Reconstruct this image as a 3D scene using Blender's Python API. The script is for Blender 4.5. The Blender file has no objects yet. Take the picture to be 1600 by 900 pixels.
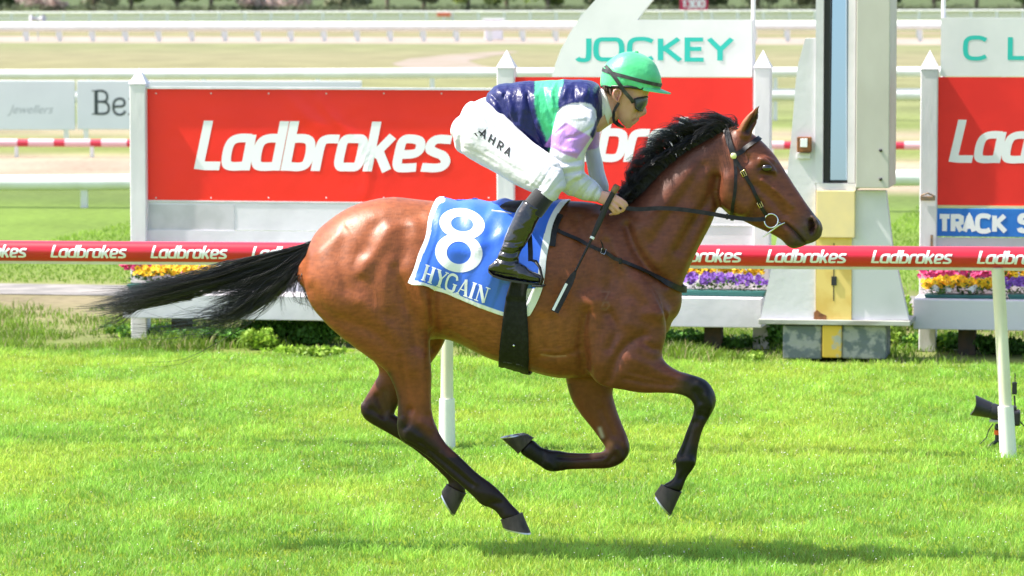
import bpy, bmesh, math, random
import numpy as np
from mathutils import Vector, Matrix
from mathutils.bvhtree import BVHTree
R = math.radians
rnd = random.Random(7)
rng = np.random.default_rng(11)
SC = bpy.context.scene
COL = SC.collection

# ------------------------------------------------------------------ camera
FPX, HCAM, DCAM, PITCH = 6346.0, 2.6, 19.0, math.atan(470 / 6346.0)
cam = bpy.data.cameras.new('camera')
cam.lens = 36 * FPX / 1600
cam.sensor_width = 36
cam.clip_start, cam.clip_end = 0.5, 4000
camo = bpy.data.objects.new('camera', cam)
COL.objects.link(camo)
camo.location = (0, -DCAM, HCAM)
camo.rotation_euler = (R(90) - PITCH, 0, 0)
cam.dof.use_dof = True
cam.dof.focus_distance = 18.35
cam.dof.aperture_fstop = 7.5
SC.camera = camo

# ------------------------------------------------------------------ light
SUN_TO = Vector((-0.68, 0.03, 1.0)).normalized()
w = bpy.data.worlds.new('World')
SC.world = w
w.use_nodes = True
nt = w.node_tree
nt.nodes.clear()
wo = nt.nodes.new('ShaderNodeOutputWorld')
bg = nt.nodes.new('ShaderNodeBackground')
sky = nt.nodes.new('ShaderNodeTexSky')
sky.sky_type = 'NISHITA'
sky.sun_disc = False
sky.sun_elevation = math.asin(SUN_TO.z)
sky.sun_rotation = math.atan2(SUN_TO.x, SUN_TO.y)
sky.air_density = 1.0
sky.dust_density = 2.5
bg.inputs['Strength'].default_value = 0.12
nt.links.new(sky.outputs[0], bg.inputs[0])
nt.links.new(bg.outputs[0], wo.inputs[0])
sl = bpy.data.lights.new('sun', 'SUN')
sl.energy = 3.7
sl.angle = R(0.6)
sl.color = (1.0, 0.95, 0.87)
so = bpy.data.objects.new('sun', sl)
so.rotation_euler = (-SUN_TO).to_track_quat('-Z', 'Y').to_euler()
so.location = (-8, 6, 20)
COL.objects.link(so)
SC.view_settings.view_transform = 'Standard'
SC.view_settings.look = 'None'
SC.view_settings.exposure = 1.43
SC.view_settings.gamma = 1
SC.cycles.max_bounces = 6
SC.cycles.transparent_max_bounces = 6

# ------------------------------------------------------------------ helpers
def lin(c):
    if isinstance(c, str):
        c = [int(c[i:i + 2], 16) / 255 for i in (0, 2, 4)]
        return tuple(((v + .055) / 1.055) ** 2.4 if v > .04045 else v / 12.92 for v in c)
    return tuple(c)

def mat(name, col, rough=.6, spec=.4, metal=0., var=None, vscale=8., vdetail=4., bump=0., bscale=40., coat=0., sheen=0.,
        attr=None, trans=0., bmode='noise', stretch=(1, 1, 1), vlo=.42, vhi=.6):
    m = bpy.data.materials.new(name)
    m.use_nodes = True
    n, l = m.node_tree.nodes, m.node_tree.links
    b = n['Principled BSDF']
    b.inputs['Roughness'].default_value = rough
    b.inputs['Specular IOR Level'].default_value = spec
    b.inputs['Metallic'].default_value = metal
    b.inputs['Coat Weight'].default_value = coat
    b.inputs['Coat Roughness'].default_value = .15
    b.inputs['Sheen Weight'].default_value = sheen
    tc = n.new('ShaderNodeTexCoord')
    mp = n.new('ShaderNodeMapping')
    mp.inputs['Scale'].default_value = stretch
    l.new(tc.outputs['Object'], mp.inputs[0])
    src = None
    if attr:
        a = n.new('ShaderNodeAttribute')
        a.attribute_name = attr
        src = a.outputs['Color']
    col = lin(col)
    if var is not None:
        t = n.new('ShaderNodeTexNoise')
        t.inputs['Scale'].default_value = vscale
        t.inputs['Detail'].default_value = vdetail
        l.new(mp.outputs[0], t.inputs['Vector'])
        r = n.new('ShaderNodeMapRange')
        r.inputs[1].default_value, r.inputs[2].default_value = vlo, vhi
        l.new(t.outputs['Fac'], r.inputs[0])
        mx = n.new('ShaderNodeMix')
        mx.data_type = 'RGBA'
        l.new(r.outputs[0], mx.inputs[0])
        if src is not None:
            mx.blend_type = 'MULTIPLY'
            l.new(src, mx.inputs[6])
            mx.inputs[7].default_value = (*lin(var), 1)
        else:
            mx.inputs[6].default_value = (*col, 1)
            mx.inputs[7].default_value = (*lin(var), 1)
        src = mx.outputs[2]
    if src is not None:
        l.new(src, b.inputs['Base Color'])
    else:
        b.inputs['Base Color'].default_value = (*col, 1)
    if bump:
        t = n.new('ShaderNodeTexNoise')
        t.inputs['Scale'].default_value = bscale
        t.inputs['Detail'].default_value = 5
        l.new(mp.outputs[0], t.inputs['Vector'])
        bp = n.new('ShaderNodeBump')
        bp.inputs['Strength'].default_value = 1
        bp.inputs['Distance'].default_value = bump
        l.new(t.outputs['Fac'], bp.inputs['Height'])
        l.new(bp.outputs[0], b.inputs['Normal'])
    if trans:
        ts = n.new('ShaderNodeBsdfTranslucent')
        ms = n.new('ShaderNodeMixShader')
        ms.inputs[0].default_value = trans
        if src is not None:
            l.new(src, ts.inputs[0])
        else:
            ts.inputs[0].default_value = (*col, 1)
        l.new(b.outputs[0], ms.inputs[1])
        l.new(ts.outputs[0], ms.inputs[2])
        l.new(ms.outputs[0], n['Material Output'].inputs[0])
    return m

FWD = Vector((0, math.cos(PITCH), -math.sin(PITCH)))
UP = Vector((0, math.sin(PITCH), math.cos(PITCH)))
CAMP = Vector((0, -DCAM, HCAM))
def ray(px, py):
    return Vector((1, 0, 0)) * ((px - 800) / FPX) + FWD - UP * ((py - 450) / FPX)

class Frame:
    """a ground frame: s along the track, t away from the track's near side, z up"""
    def __init__(s, y0, deg):
        a = R(deg)
        s.O = Vector((0, y0, 0)); s.u = Vector((math.cos(a), -math.sin(a), 0)); s.n = Vector((math.sin(a), math.cos(a), 0)); s.rz = -a
    def at(s, px, py, t=0.):
        d = ray(px, py)
        k = (t - (CAMP - s.O).dot(s.n)) / d.dot(s.n)
        p = CAMP + d * k - s.O
        return Vector((p.dot(s.u), t, p.z))
    def ground(s, px, py, z=0.):
        d = ray(px, py)
        p = CAMP + d * ((z - CAMP.z) / d.z) - s.O
        return Vector((p.dot(s.u), p.dot(s.n), z))
    def world(s, q):
        return s.O + s.u * q[0] + s.n * q[1] + Vector((0, 0, q[2]))
    def loc(s, p):
        p = Vector(p) - s.O
        return Vector((p.dot(s.u), p.dot(s.n), p.z))
HF = Frame(-0.45, 8)        # the horse's line
RF = Frame(3.75, 8)       # the running rail
BF = Frame(10.5, 10)      # the advertising boards
WF = Frame(0.0, 0)        # plain world frame

TI = {}                   # object -> (frame, base)
def setp(o, label=None, cat=None, group=None, kind=None):
    if label: o['label'] = label
    if cat: o['category'] = cat
    if group: o['group'] = group
    if kind: o['kind'] = kind
    return o
def thing(name, label, cat, fr, base, group=None):
    o = bpy.data.objects.new(name, None)
    o.empty_display_size = .1
    COL.objects.link(o)
    o.location = fr.world(base)
    o.rotation_euler = (0, 0, fr.rz)
    TI[o] = (fr, Vector(base))
    return setp(o, label, cat, group)

class MB:
    def __init__(s):
        s.v = []; s.f = []
    def add(s, vs, fs):
        k = len(s.v)
        s.v += [Vector(p) for p in vs]
        s.f += [tuple(i + k for i in f) for f in fs]
        return s
    def box(s, a, b, bev=0):
        x0, y0, z0 = [min(p, q) for p, q in zip(a, b)]; x1, y1, z1 = [max(p, q) for p, q in zip(a, b)]
        if bev <= 0:
            return s.add([(x0, y0, z0), (x1, y0, z0), (x1, y1, z0), (x0, y1, z0), (x0, y0, z1), (x1, y0, z1), (x1, y1, z1), (x0, y1, z1)],
                         [(3, 2, 1, 0), (4, 5, 6, 7), (0, 1, 5, 4), (1, 2, 6, 5), (2, 3, 7, 6), (3, 0, 4, 7)])
        bm = bmesh.new()
        bmesh.ops.create_cube(bm, size=1)
        for v in bm.verts:
            v.co = Vector(((x0 + x1) / 2 + v.co.x * (x1 - x0), (y0 + y1) / 2 + v.co.y * (y1 - y0), (z0 + z1) / 2 + v.co.z * (z1 - z0)))
        bmesh.ops.bevel(bm, geom=bm.edges[:], offset=bev, segments=2, affect='EDGES', profile=.5)
        bm.verts.index_update()
        s.add([v.co.copy() for v in bm.verts], [tuple(v.index for v in f.verts) for f in bm.faces])
        bm.free()
        return s
    def prism(s, pts, t0, t1):
        """polygon of (s, z) extruded in t"""
        n = len(pts)
        vs = [(p[0], t0, p[1]) for p in pts] + [(p[0], t1, p[1]) for p in pts]
        fs = [tuple(range(n)), tuple(range(2 * n - 1, n - 1, -1))]
        for i in range(n):
            j = (i + 1) % n
            fs.append((i, i + n, j + n, j))
        return s.add(vs, fs)
    def tube(s, pts, rad, n=10, cap=True, ell=1.0):
        pts = [Vector(p) for p in pts]
        m = len(pts)
        rs = rad if isinstance(rad, (list, tuple)) else [rad] * m
        vs, fs = [], []
        prev = None
        for i, p in enumerate(pts):
            d = (pts[min(i + 1, m - 1)] - pts[max(i - 1, 0)]).normalized()
            if prev is None:
                a = Vector((0, 0, 1)) if abs(d.z) < .9 else Vector((0, 1, 0))
                a = (a - d * a.dot(d)).normalized()
            else:
                a = (prev - d * prev.dot(d)).normalized()
            prev = a
            b = d.cross(a)
            for k in range(n):
                t = 2 * math.pi * k / n
                vs.append(p + (a * math.cos(t) + b * math.sin(t) * ell) * rs[i])
        for i in range(m - 1):
            for k in range(n):
                k2 = (k + 1) % n
                fs.append((i * n + k, i * n + k2, (i + 1) * n + k2, (i + 1) * n + k))
        if cap:
            fs.append(tuple(range(n - 1, -1, -1)))
            fs.append(tuple(range((m - 1) * n, m * n)))
        return s.add(vs, fs)
    def lathe(s, prof, c, n=16, axis=2):
        """profile of (r, h) round an axis through c"""
        vs, fs = [], []
        for r, h in prof:
            for k in range(n):
                t = 2 * math.pi * k / n
                q = [math.cos(t) * r, math.sin(t) * r]
                q.insert(axis, h)
                vs.append(Vector(c) + Vector(q))
        for i in range(len(prof) - 1):
            for k in range(n):
                k2 = (k + 1) % n
                fs.append((i * n + k, i * n + k2, (i + 1) * n + k2, (i + 1) * n + k))
        fs.append(tuple(range(n - 1, -1, -1)))
        fs.append(tuple(range((len(prof) - 1) * n, len(prof) * n)))
        return s.add(vs, fs)
    def ball(s, c, r, n=10, sc=(1, 1, 1)):
        vs, fs = [], []
        for i in range(1, n):
            a = math.pi * i / n
            for k in range(2 * n):
                t = math.pi * k / n
                vs.append((c[0] + r * sc[0] * math.sin(a) * math.cos(t), c[1] + r * sc[1] * math.sin(a) * math.sin(t), c[2] + r * sc[2] * math.cos(a)))
        m = 2 * n
        for i in range(n - 2):
            for k in range(m):
                k2 = (k + 1) % m
                fs.append((i * m + k, (i + 1) * m + k, (i + 1) * m + k2, i * m + k2))
        fs.append(tuple(range(m)))
        fs.append(tuple(range((n - 1) * m - 1, (n - 2) * m - 1, -1)))
        return s.add(vs, fs)
    def mesh(s, off=Vector((0, 0, 0)), smooth=None, recalc=True):
        me = bpy.data.meshes.new('mesh')
        me.from_pydata([tuple(v - off) for v in s.v], [], s.f)
        if recalc:
            bm = bmesh.new(); bm.from_mesh(me)
            bmesh.ops.recalc_face_normals(bm, faces=bm.faces)
            bm.to_mesh(me); bm.free()
        if smooth is not None:
            me.shade_smooth()
            try: me.set_sharp_from_angle(angle=R(smooth))
            except Exception: pass
        return me

def link_mesh(name, me, m, parent=None):
    me.name = name
    o = bpy.data.objects.new(name, me)
    if m is not None:
        me.materials.append(m)
    COL.objects.link(o)
    if parent is not None:
        o.parent = parent
        TI[o] = TI[parent]
    return o
def part(name, mb, m, parent, smooth=None, label=None, recalc=True):
    me = mb.mesh(TI[parent][1], smooth, recalc)
    o = link_mesh(name, me, m, parent)
    if label: o['label'] = label
    return o
def solo(name, mb, m, label, cat, fr, group=None, smooth=None, kind=None):
    xs = [v.x for v in mb.v]; ys = [v.y for v in mb.v]; zs = [v.z for v in mb.v]
    base = Vector(((min(xs) + max(xs)) / 2, (min(ys) + max(ys)) / 2, min(zs)))
    o = link_mesh(name, mb.mesh(base, smooth), m)
    o.location = fr.world(base)
    o.rotation_euler = (0, 0, fr.rz)
    TI[o] = (fr, base)
    return setp(o, label, cat, group, kind)
def np_mesh(name, V, F, m, cols=None, parent=None, smooth=False):
    """V (n,3), F (k,3 or 4) arrays; cols (n,3) linear"""
    me = bpy.data.meshes.new(name)
    V = np.asarray(V, np.float32); F = np.asarray(F, np.int32)
    me.vertices.add(len(V)); me.vertices.foreach_set('co', V.ravel())
    k = F.shape[1]
    me.loops.add(F.size); me.loops.foreach_set('vertex_index', F.ravel())
    me.polygons.add(len(F)); me.polygons.foreach_set('loop_start', np.arange(0, F.size, k, dtype=np.int32))
    me.polygons.foreach_set('loop_total', np.full(len(F), k, np.int32))
    me.update(calc_edges=True)
    if cols is not None:
        ca = me.color_attributes.new('Col', 'FLOAT_COLOR', 'POINT')
        c4 = np.ones((len(V), 4), np.float32); c4[:, :3] = cols
        ca.data.foreach_set('color', c4.ravel())
    if smooth:
        me.shade_smooth()
    return link_mesh(name, me, m, parent)

# ---- stroke lettering -----------------------------------------------------
def chaikin(p, it=2):
    p = [np.array(q, float) for q in p]
    closed = np.allclose(p[0], p[-1])
    for _ in range(it):
        q = [] if closed else [p[0]]
        for a, b in zip(p[:-1], p[1:]):
            q += [a * .75 + b * .25, a * .25 + b * .75]
        q.append(q[0] if closed else p[-1])
        p = q
    return p
# glyph: (advance, [(points, curved, width factor)])
G = {
 'L': (.50, [([(.1, 1.0), (.085, .1), (.2, .085), (.48, .085)], 0, 1)]),
 'a': (.58, [([(.49, .65), (.22, .66), (.08, .55), (.08, .16), (.17, .07), (.47, .09)], 1, 1), ([(.485, .72), (.485, .0)], 0, 1)]),
 'd': (.60, [([(.49, .65), (.22, .66), (.08, .55), (.08, .16), (.17, .07), (.47, .09)], 1, 1), ([(.485, 1.0), (.485, .0)], 0, 1)]),
 'b': (.58, [([(.085, 1.0), (.085, .0)], 0, 1), ([(.10, .65), (.38, .66), (.49, .55), (.49, .16), (.38, .07), (.10, .09)], 1, 1)]),
 'r': (.42, [([(.085, .0), (.085, .55), (.16, .65), (.42, .645)], 1, 1)]),
 'o': (.58, [([(.30, .655), (.10, .655), (.085, .4), (.085, .08), (.28, .085), (.47, .08), (.485, .35), (.485, .655), (.30, .655)], 1, 1)]),
 'k': (.54, [([(.085, 1.0), (.085, .0)], 0, 1), ([(.14, .30), (.44, .71)], 0, 1), ([(.22, .42), (.45, .01)], 0, 1)]),
 'e': (.56, [([(.12, .34), (.46, .36), (.47, .60), (.33, .66), (.10, .66), (.085, .4), (.085, .08), (.26, .07), (.46, .09)], 1, 1)]),
 's': (.54, [([(.47, .645), (.14, .67), (.07, .46), (.22, .38), (.38, .33), (.46, .18), (.36, .07), (.01, .09)], 1, 1)]),
}
S_ = {  # plain capitals, stroke centre lines in a 0..1 box
 'J': (.55, [([(.42, 1.0), (.42, .2), (.38, .0), (.1, .0), (.02, .1)], 1, 1)]),
 'O': (1.1, [([(.5, .96), (.1, .96), (.04, .5), (.1, .04), (.5, .04), (.9, .04), (.96, .5), (.9, .96), (.5, .96)], 1, 1)]),
 'C': (.98, [([(.85, .87), (.6, 1.0), (.1, .96), (.04, .5), (.1, .04), (.6, .0), (.85, .13)], 1, 1)]),
 'K': (.86, [([(.08, 1.0), (.08, .0)], 0, 1), ([(.7, 1.0), (.14, .48)], 0, 1), ([(.22, .56), (.76, .0)], 0, 1)]),
 'E': (.74, [([(.62, .96), (.08, .96), (.08, .04), (.64, .04)], 0, 1), ([(.1, .53), (.56, .53)], 0, 1)]),
 'Y': (.84, [([(.02, 1.0), (.4, .5), (.4, .0)], 0, 1), ([(.8, 1.0), (.41, .5)], 0, 1)]),
 'L': (.74, [([(.08, 1.0), (.08, .04), (.6, .04)], 0, 1)]),
 'T': (.68, [([(.0, .92), (.62, .92)], 0, 1), ([(.31, .95), (.31, .0)], 0, 1)]),
 'R': (.72, [([(.1, .0), (.1, .92), (.45, .93), (.62, .85), (.62, .55), (.45, .46), (.12, .46)], 0, 1), ([(.36, .46), (.60, .0)], 0, 1)]),
 'A': (.72, [([(.03, .0), (.33, .97), (.62, .0)], 0, 1), ([(.15, .28), (.5, .28)], 0, .8)]),
 'H': (.8, [([(.08, 1.0), (.08, .0)], 0, 1), ([(.66, 1.0), (.66, .0)], 0, 1), ([(.1, .5), (.64, .5)], 0, 1)]),
 'S': (.7, [([(.58, .82), (.5, .98), (.1, .98), (.04, .6), (.3, .53), (.58, .45), (.62, .02), (.1, .0), (.03, .2)], 1, 1)]),
 '1': (.5, [([(.08, .8), (.28, .95), (.28, .0)], 0, 1)]),
 '3': (.66, [([(.06, .92), (.5, .98), (.56, .6), (.25, .52), (.56, .5), (.6, .02), (.05, .06)], 1, 1)]),
 '0': (.7, [([(.3, .97), (.08, .97), (.06, .5), (.08, .03), (.3, .03), (.52, .03), (.56, .5), (.52, .97), (.3, .97)], 1, 1)]),
}
def serif(x, y, w=.17):
    return ([(x - w, y), (x + w, y)], 0, .34)
Q_ = {  # high-contrast serif capitals
 'H': (.98, [([(.2, .97), (.2, .03)], 0, 1.1), ([(.72, .97), (.72, .03)], 0, 1.1), ([(.22, .5), (.7, .5)], 0, .4), serif(.2, .98), serif(.2, .02), serif(.72, .98), serif(.72, .02)]),
 'Y': (.86, [([(.14, .97), (.46, .47)], 0, 1.1), ([(.80, .97), (.47, .46)], 0, .45), ([(.46, .5), (.46, .03)], 0, 1.1), serif(.14, .98), serif(.78, .98, .14), serif(.46, .02)]),
 'G': (.98, [([(.80, .74), (.72, .98), (.3, 1.03), (.06, .8), (.06, .2), (.3, -.03), (.74, .0), (.78, .2)], 1, .85), ([(.76, .45), (.76, .08)], 0, 1.1), serif(.74, .46)]),
 'A': (.92, [([(.12, .03), (.43, .98)], 0, .45), ([(.43, 1.0), (.76, .03)], 0, 1.1), ([(.22, .33), (.62, .33)], 0, .38), serif(.12, .02, .13), serif(.76, .02)]),
 'I': (.5, [([(.22, .97), (.22, .03)], 0, 1.1), serif(.22, .98), serif(.22, .02)]),
 'N': (1.0, [([(.17, .97), (.17, .03)], 0, .42), ([(.16, .97), (.74, .03)], 0, 1.1), ([(.76, .97), (.76, .03)], 0, .42), serif(.14, .98, .14), serif(.17, .02), serif(.76, .98)]),
 'B': (.86, [([(.2, .97), (.2, .03)], 0, 1.1), serif(.14, .98, .12), serif(.14, .02, .12), ([(.2, .97), (.5, .99), (.68, .85), (.66, .56), (.45, .53), (.2, .53)], 1, .7), ([(.2, .53), (.6, .53), (.76, .35), (.70, .03), (.2, .03)], 1, .7)]),
 'e': (.66, [([(.1, .33), (.55, .34), (.54, .62), (.3, .68), (.08, .55), (.06, .15), (.25, -.02), (.5, .02), (.57, .16)], 1, .7)]),
 'r': (.5, [([(.2, .64), (.2, .03)], 0, 1.1), serif(.16, .65, .1), serif(.2, .02), ([(.22, .45), (.3, .64), (.46, .62)], 1, .7)]),
}
def lettering(text, font, wid, fmap, shear=0., track=1.0, step=.12, center=False, gap=0.):
    """fmap(u, v, layer) -> point; u, v in cap heights. returns MB of flat ribbons, each a hair above the last"""
    mb = MB()
    total = sum((font[c][0] + gap) * track if c != ' ' else .4 for c in text)
    u0 = -total / 2 if center else 0.
    lay = 0
    for c in text:
        if c == ' ':
            u0 += .4
            continue
        adv, strokes = font[c]
        for pts, curved, wf in strokes:
            P = chaikin(pts, 3) if curved else [np.array(p, float) for p in pts]
            closed = np.allclose(P[0], P[-1])
            Q = [P[0]]
            for a, b in zip(P[:-1], P[1:]):
                k = max(1, int(math.ceil(np.linalg.norm(b - a) / step)))
                Q += [a + (b - a) * (j + 1) / k for j in range(k)]
            n = len(Q)
            L, Rr = [], []
            for i in range(n):
                if closed:
                    a, b = Q[(i - 1) % (n - 1)], Q[(i + 1) % (n - 1)] if i < n - 1 else Q[1]
                else:
                    a, b = Q[max(i - 1, 0)], Q[min(i + 1, n - 1)]
                d1 = Q[i] - a; d2 = b - Q[i]
                if np.linalg.norm(d1) < 1e-9: d1 = d2
                if np.linalg.norm(d2) < 1e-9: d2 = d1
                d1 = d1 / np.linalg.norm(d1); d2 = d2 / np.linalg.norm(d2)
                n1 = np.array([-d1[1], d1[0]]); n2 = np.array([-d2[1], d2[0]])
                nn = n1 + n2; ln = np.linalg.norm(nn)
                nn = n1 if ln < 1e-6 else nn / ln
                ml = min(1.5, 1 / max(.3, nn.dot(n1)))
                L.append(Q[i] + nn * wid * wf / 2 * ml); Rr.append(Q[i] - nn * wid * wf / 2 * ml)
            vs = []
            for l_, r_ in zip(L, Rr):
                for q in (l_, (l_ + r_) / 2, r_):
                    vs.append(fmap(u0 + q[0] * track + shear * q[1], q[1], lay + .9 * len(vs) / (3 * n)))
            fs = []
            for i in range(n - 1):
                for k in range(2):
                    fs.append((i * 3 + k, i * 3 + k + 1, i * 3 + 4 + k, i * 3 + 3 + k))
            mb.add(vs, fs)
            lay += 1
        u0 += (adv + gap) * track
    return mb
# ================================================================== GROUND
def ground_mat():
    m = bpy.data.materials.new('ground_cover')
    m.use_nodes = True
    n, l = m.node_tree.nodes, m.node_tree.links
    b = n['Principled BSDF']; b.inputs['Roughness'].default_value = .9; b.inputs['Specular IOR Level'].default_value = .1
    tc = n.new('ShaderNodeTexCoord')
    sp = n.new('ShaderNodeSeparateXYZ'); l.new(tc.outputs['Object'], sp.inputs[0])
    def noise(scale, stretch=(1, 1, 1), det=4):
        mp = n.new('ShaderNodeMapping'); mp.inputs['Scale'].default_value = stretch
        l.new(tc.outputs['Object'], mp.inputs[0])
        t = n.new('ShaderNodeTexNoise'); t.inputs['Scale'].default_value = scale; t.inputs['Detail'].default_value = det
        l.new(mp.outputs[0], t.inputs['Vector'])
        return t.outputs['Fac']
    def math_(op, a, b_=None, c=None):
        q = n.new('ShaderNodeMath'); q.operation = op
        for i, v in enumerate((a, b_, c)):
            if v is None: continue
            if isinstance(v, (int, float)): q.inputs[i].default_value = v
            else: l.new(v, q.inputs[i])
        return q.outputs[0]
    # distance across the course, wobbling with the place
    nz = math_('SUBTRACT', noise(.25, (1, 1, 1)), .5)
    dd = math_('ADD', sp.outputs['Y'], math_('MULTIPLY', nz, 1.6))
    fac = math_('MULTIPLY', math_('ADD', dd, 29.5), 1 / 500.)
    cr = n.new('ShaderNodeValToRGB'); l.new(fac, cr.inputs[0])
    lush, green, dry, sand, dirt, olive = (.15, .22, .014), (.13, .17, .05), (.205, .19, .105), (.32, .265, .225), (.24, .19, .12), (.075, .10, .04)
    st = [(0, lush), (28.4, lush), (28.9, (.14, .17, .05)), (31, (.18, .175, .075)), (33.5, (.22, .18, .11)), (34.8, (.19, .17, .08)), (35.4, (.12, .18, .03)), (46, (.13, .20, .035)),
          (48, (0.094, 0.139, 0.033)), (51, (0.104, 0.144, 0.037)), (52, (0.283, 0.232, 0.161)), (60, (0.340, 0.260, 0.199)), (63, (0.151, 0.186, 0.047)), (67, (0.160, 0.186, 0.057)), (72, (0.283, 0.232, 0.161)), (76, (0.151, 0.186, 0.057)), (90, (0.170, 0.186, 0.076)),
          (128, (0.198, 0.186, 0.095)), (150, dry), (182, (0.170, 0.186, 0.085)), (188, sand), (206, sand), (212, (0.189, 0.186, 0.085)), (240, (0.227, 0.186, 0.123)), (246, green), (300, green), (320, (0.142, 0.158, 0.066)), (500, olive)]
    e = cr.color_ramp.elements
    e[0].position, e[0].color = 0, (*lush, 1)
    e[1].position, e[1].color = 1, (*olive, 1)
    for d, c in st[1:-1]:
        q = e.new(d / 500.); q.color = (*c, 1)
    # mottling at three scales
    mx = n.new('ShaderNodeMix'); mx.data_type = 'RGBA'; mx.blend_type = 'MULTIPLY'; mx.inputs[0].default_value = 1
    mr = n.new('ShaderNodeMapRange'); mr.inputs[1].default_value = .3; mr.inputs[2].default_value = .7; mr.inputs[3].default_value = .62; mr.inputs[4].default_value = 1.32
    s1 = math_('ADD', math_('MULTIPLY', noise(9, det=6), .5), math_('MULTIPLY', noise(.5, (1, .6, 1)), .5))
    l.new(s1, mr.inputs[0])
    l.new(cr.outputs[0], mx.inputs[6]); l.new(mr.outputs[0], mx.inputs[7])
    l.new(mx.outputs[2], b.inputs['Base Color'])
    return m
gb = MB()
xs = [-900, -60, 60, 900]; ys = [-330, -22, 30, 1500]
gb.add([(x, y, 0) for y in ys for x in xs], [(r_ * 4 + c, r_ * 4 + c + 1, r_ * 4 + c + 5, r_ * 4 + c + 4) for r_ in range(3) for c in range(3)])
me = gb.mesh(); go = link_mesh('ground', me, ground_mat()); go.location = BF.O; go.rotation_euler.z = BF.rz
setp(go, kind='structure', label='grass infield and verges of the racecourse running back to the trees')

def sheet(name, poly, z, m, label, fr=BF):
    mb = MB(); mb.add([(p[0], p[1], z) for p in poly], [tuple(range(len(poly)))])
    o = link_mesh(name, mb.mesh(), m); o.location = fr.O; o.rotation_euler.z = fr.rz
    return setp(o, kind='structure', label=label)
sheet('path', [(-40, 4.1), (5.5, 4.0), (5.8, 5.1), (-40, 5.5)], .006, mat('worn_asphalt', (.19, .18, .17), .95, .1, var=(.28, .26, .24), vscale=3), 'narrow grey path behind the advertising boards')
gp = [WF.ground(x, y) for x, y in [(612, 100), (640, 92), (700, 86), (790, 80), (812, 81), (770, 88), (730, 95), (752, 103), (800, 110), (640, 110)]]
sheet('dirt_path', [(p.x, p.y) for p in gp], .008, mat('pale_sand', (.28, .23, .20), .95, .1, var=(.23, .20, .15), vscale=.4), 'pale bare track curving across the infield grass', WF)
# the racing surface: a slightly raised sheet of dense turf
TURF = [(-9, -17.5), (9, -17.5), (9, -1.05), (4.2, -.95), (2.4, -1.35), (0, -1.1), (-2, -1.05), (-9, -1.25)]
sheet('turf_track', TURF, .004, mat('turf_soil', (.13, .19, .012), .95, .1, var=(.19, .26, .02), vscale=2.5, vdetail=8), 'bright green turf of the home straight')

# ------------------------------------------------------------------ grass blades
def blades(name, X, Y, H, W, C, m, label, lean=.5):
    n = len(X)
    a = rng.uniform(0, 2 * np.pi, n); la = rng.uniform(0, 2 * np.pi, n); lm = H * lean * rng.uniform(.1, 1.1, n)
    lx, ly = np.cos(la) * lm, np.sin(la) * lm
    wx, wy = np.cos(a) * W / 2, np.sin(a) * W / 2
    V = np.zeros((n, 5, 3), np.float32)
    V[:, 0] = np.stack([X - wx, Y - wy, np.full(n, -.002)], 1)
    V[:, 1] = np.stack([X + wx, Y + wy, np.full(n, -.002)], 1)
    V[:, 2] = np.stack([X + wx * .8 + lx * .35, Y + wy * .8 + ly * .35, H * .6], 1)
    V[:, 3] = np.stack([X - wx * .8 + lx * .35, Y - wy * .8 + ly * .35, H * .6], 1)
    V[:, 4] = np.stack([X + lx, Y + ly, H * np.sqrt(np.clip(1 - (lean * .4) ** 2, .3, 1))], 1)
    i = np.arange(n)[:, None] * 5
    F = np.concatenate([i + [0, 1, 2], i + [0, 2, 3], i + [3, 2, 4]], 1).reshape(-1, 3)
    o = np_mesh(name, V.reshape(-1, 3), F, m, np.repeat(C, 5, 0))
    return setp(o, label, 'grass', kind='stuff')
def vnoise(x, y, s, seed):
    """cheap smooth value noise"""
    r = np.random.default_rng(seed).random((64, 64))
    u, v = x / s, y / s
    i, j = np.floor(u).astype(int), np.floor(v).astype(int)
    fu, fv = u - i, v - j
    fu, fv = fu * fu * (3 - 2 * fu), fv * fv * (3 - 2 * fv)
    g = lambda a, b: r[a % 64, b % 64]
    return (g(i, j) * (1 - fu) + g(i + 1, j) * fu) * (1 - fv) + (g(i, j + 1) * (1 - fu) + g(i + 1, j + 1) * fu) * fv
blade_mat = mat('grass_blade', (.1, .2, .02), .55, .35, attr='Col', trans=.46)
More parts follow.
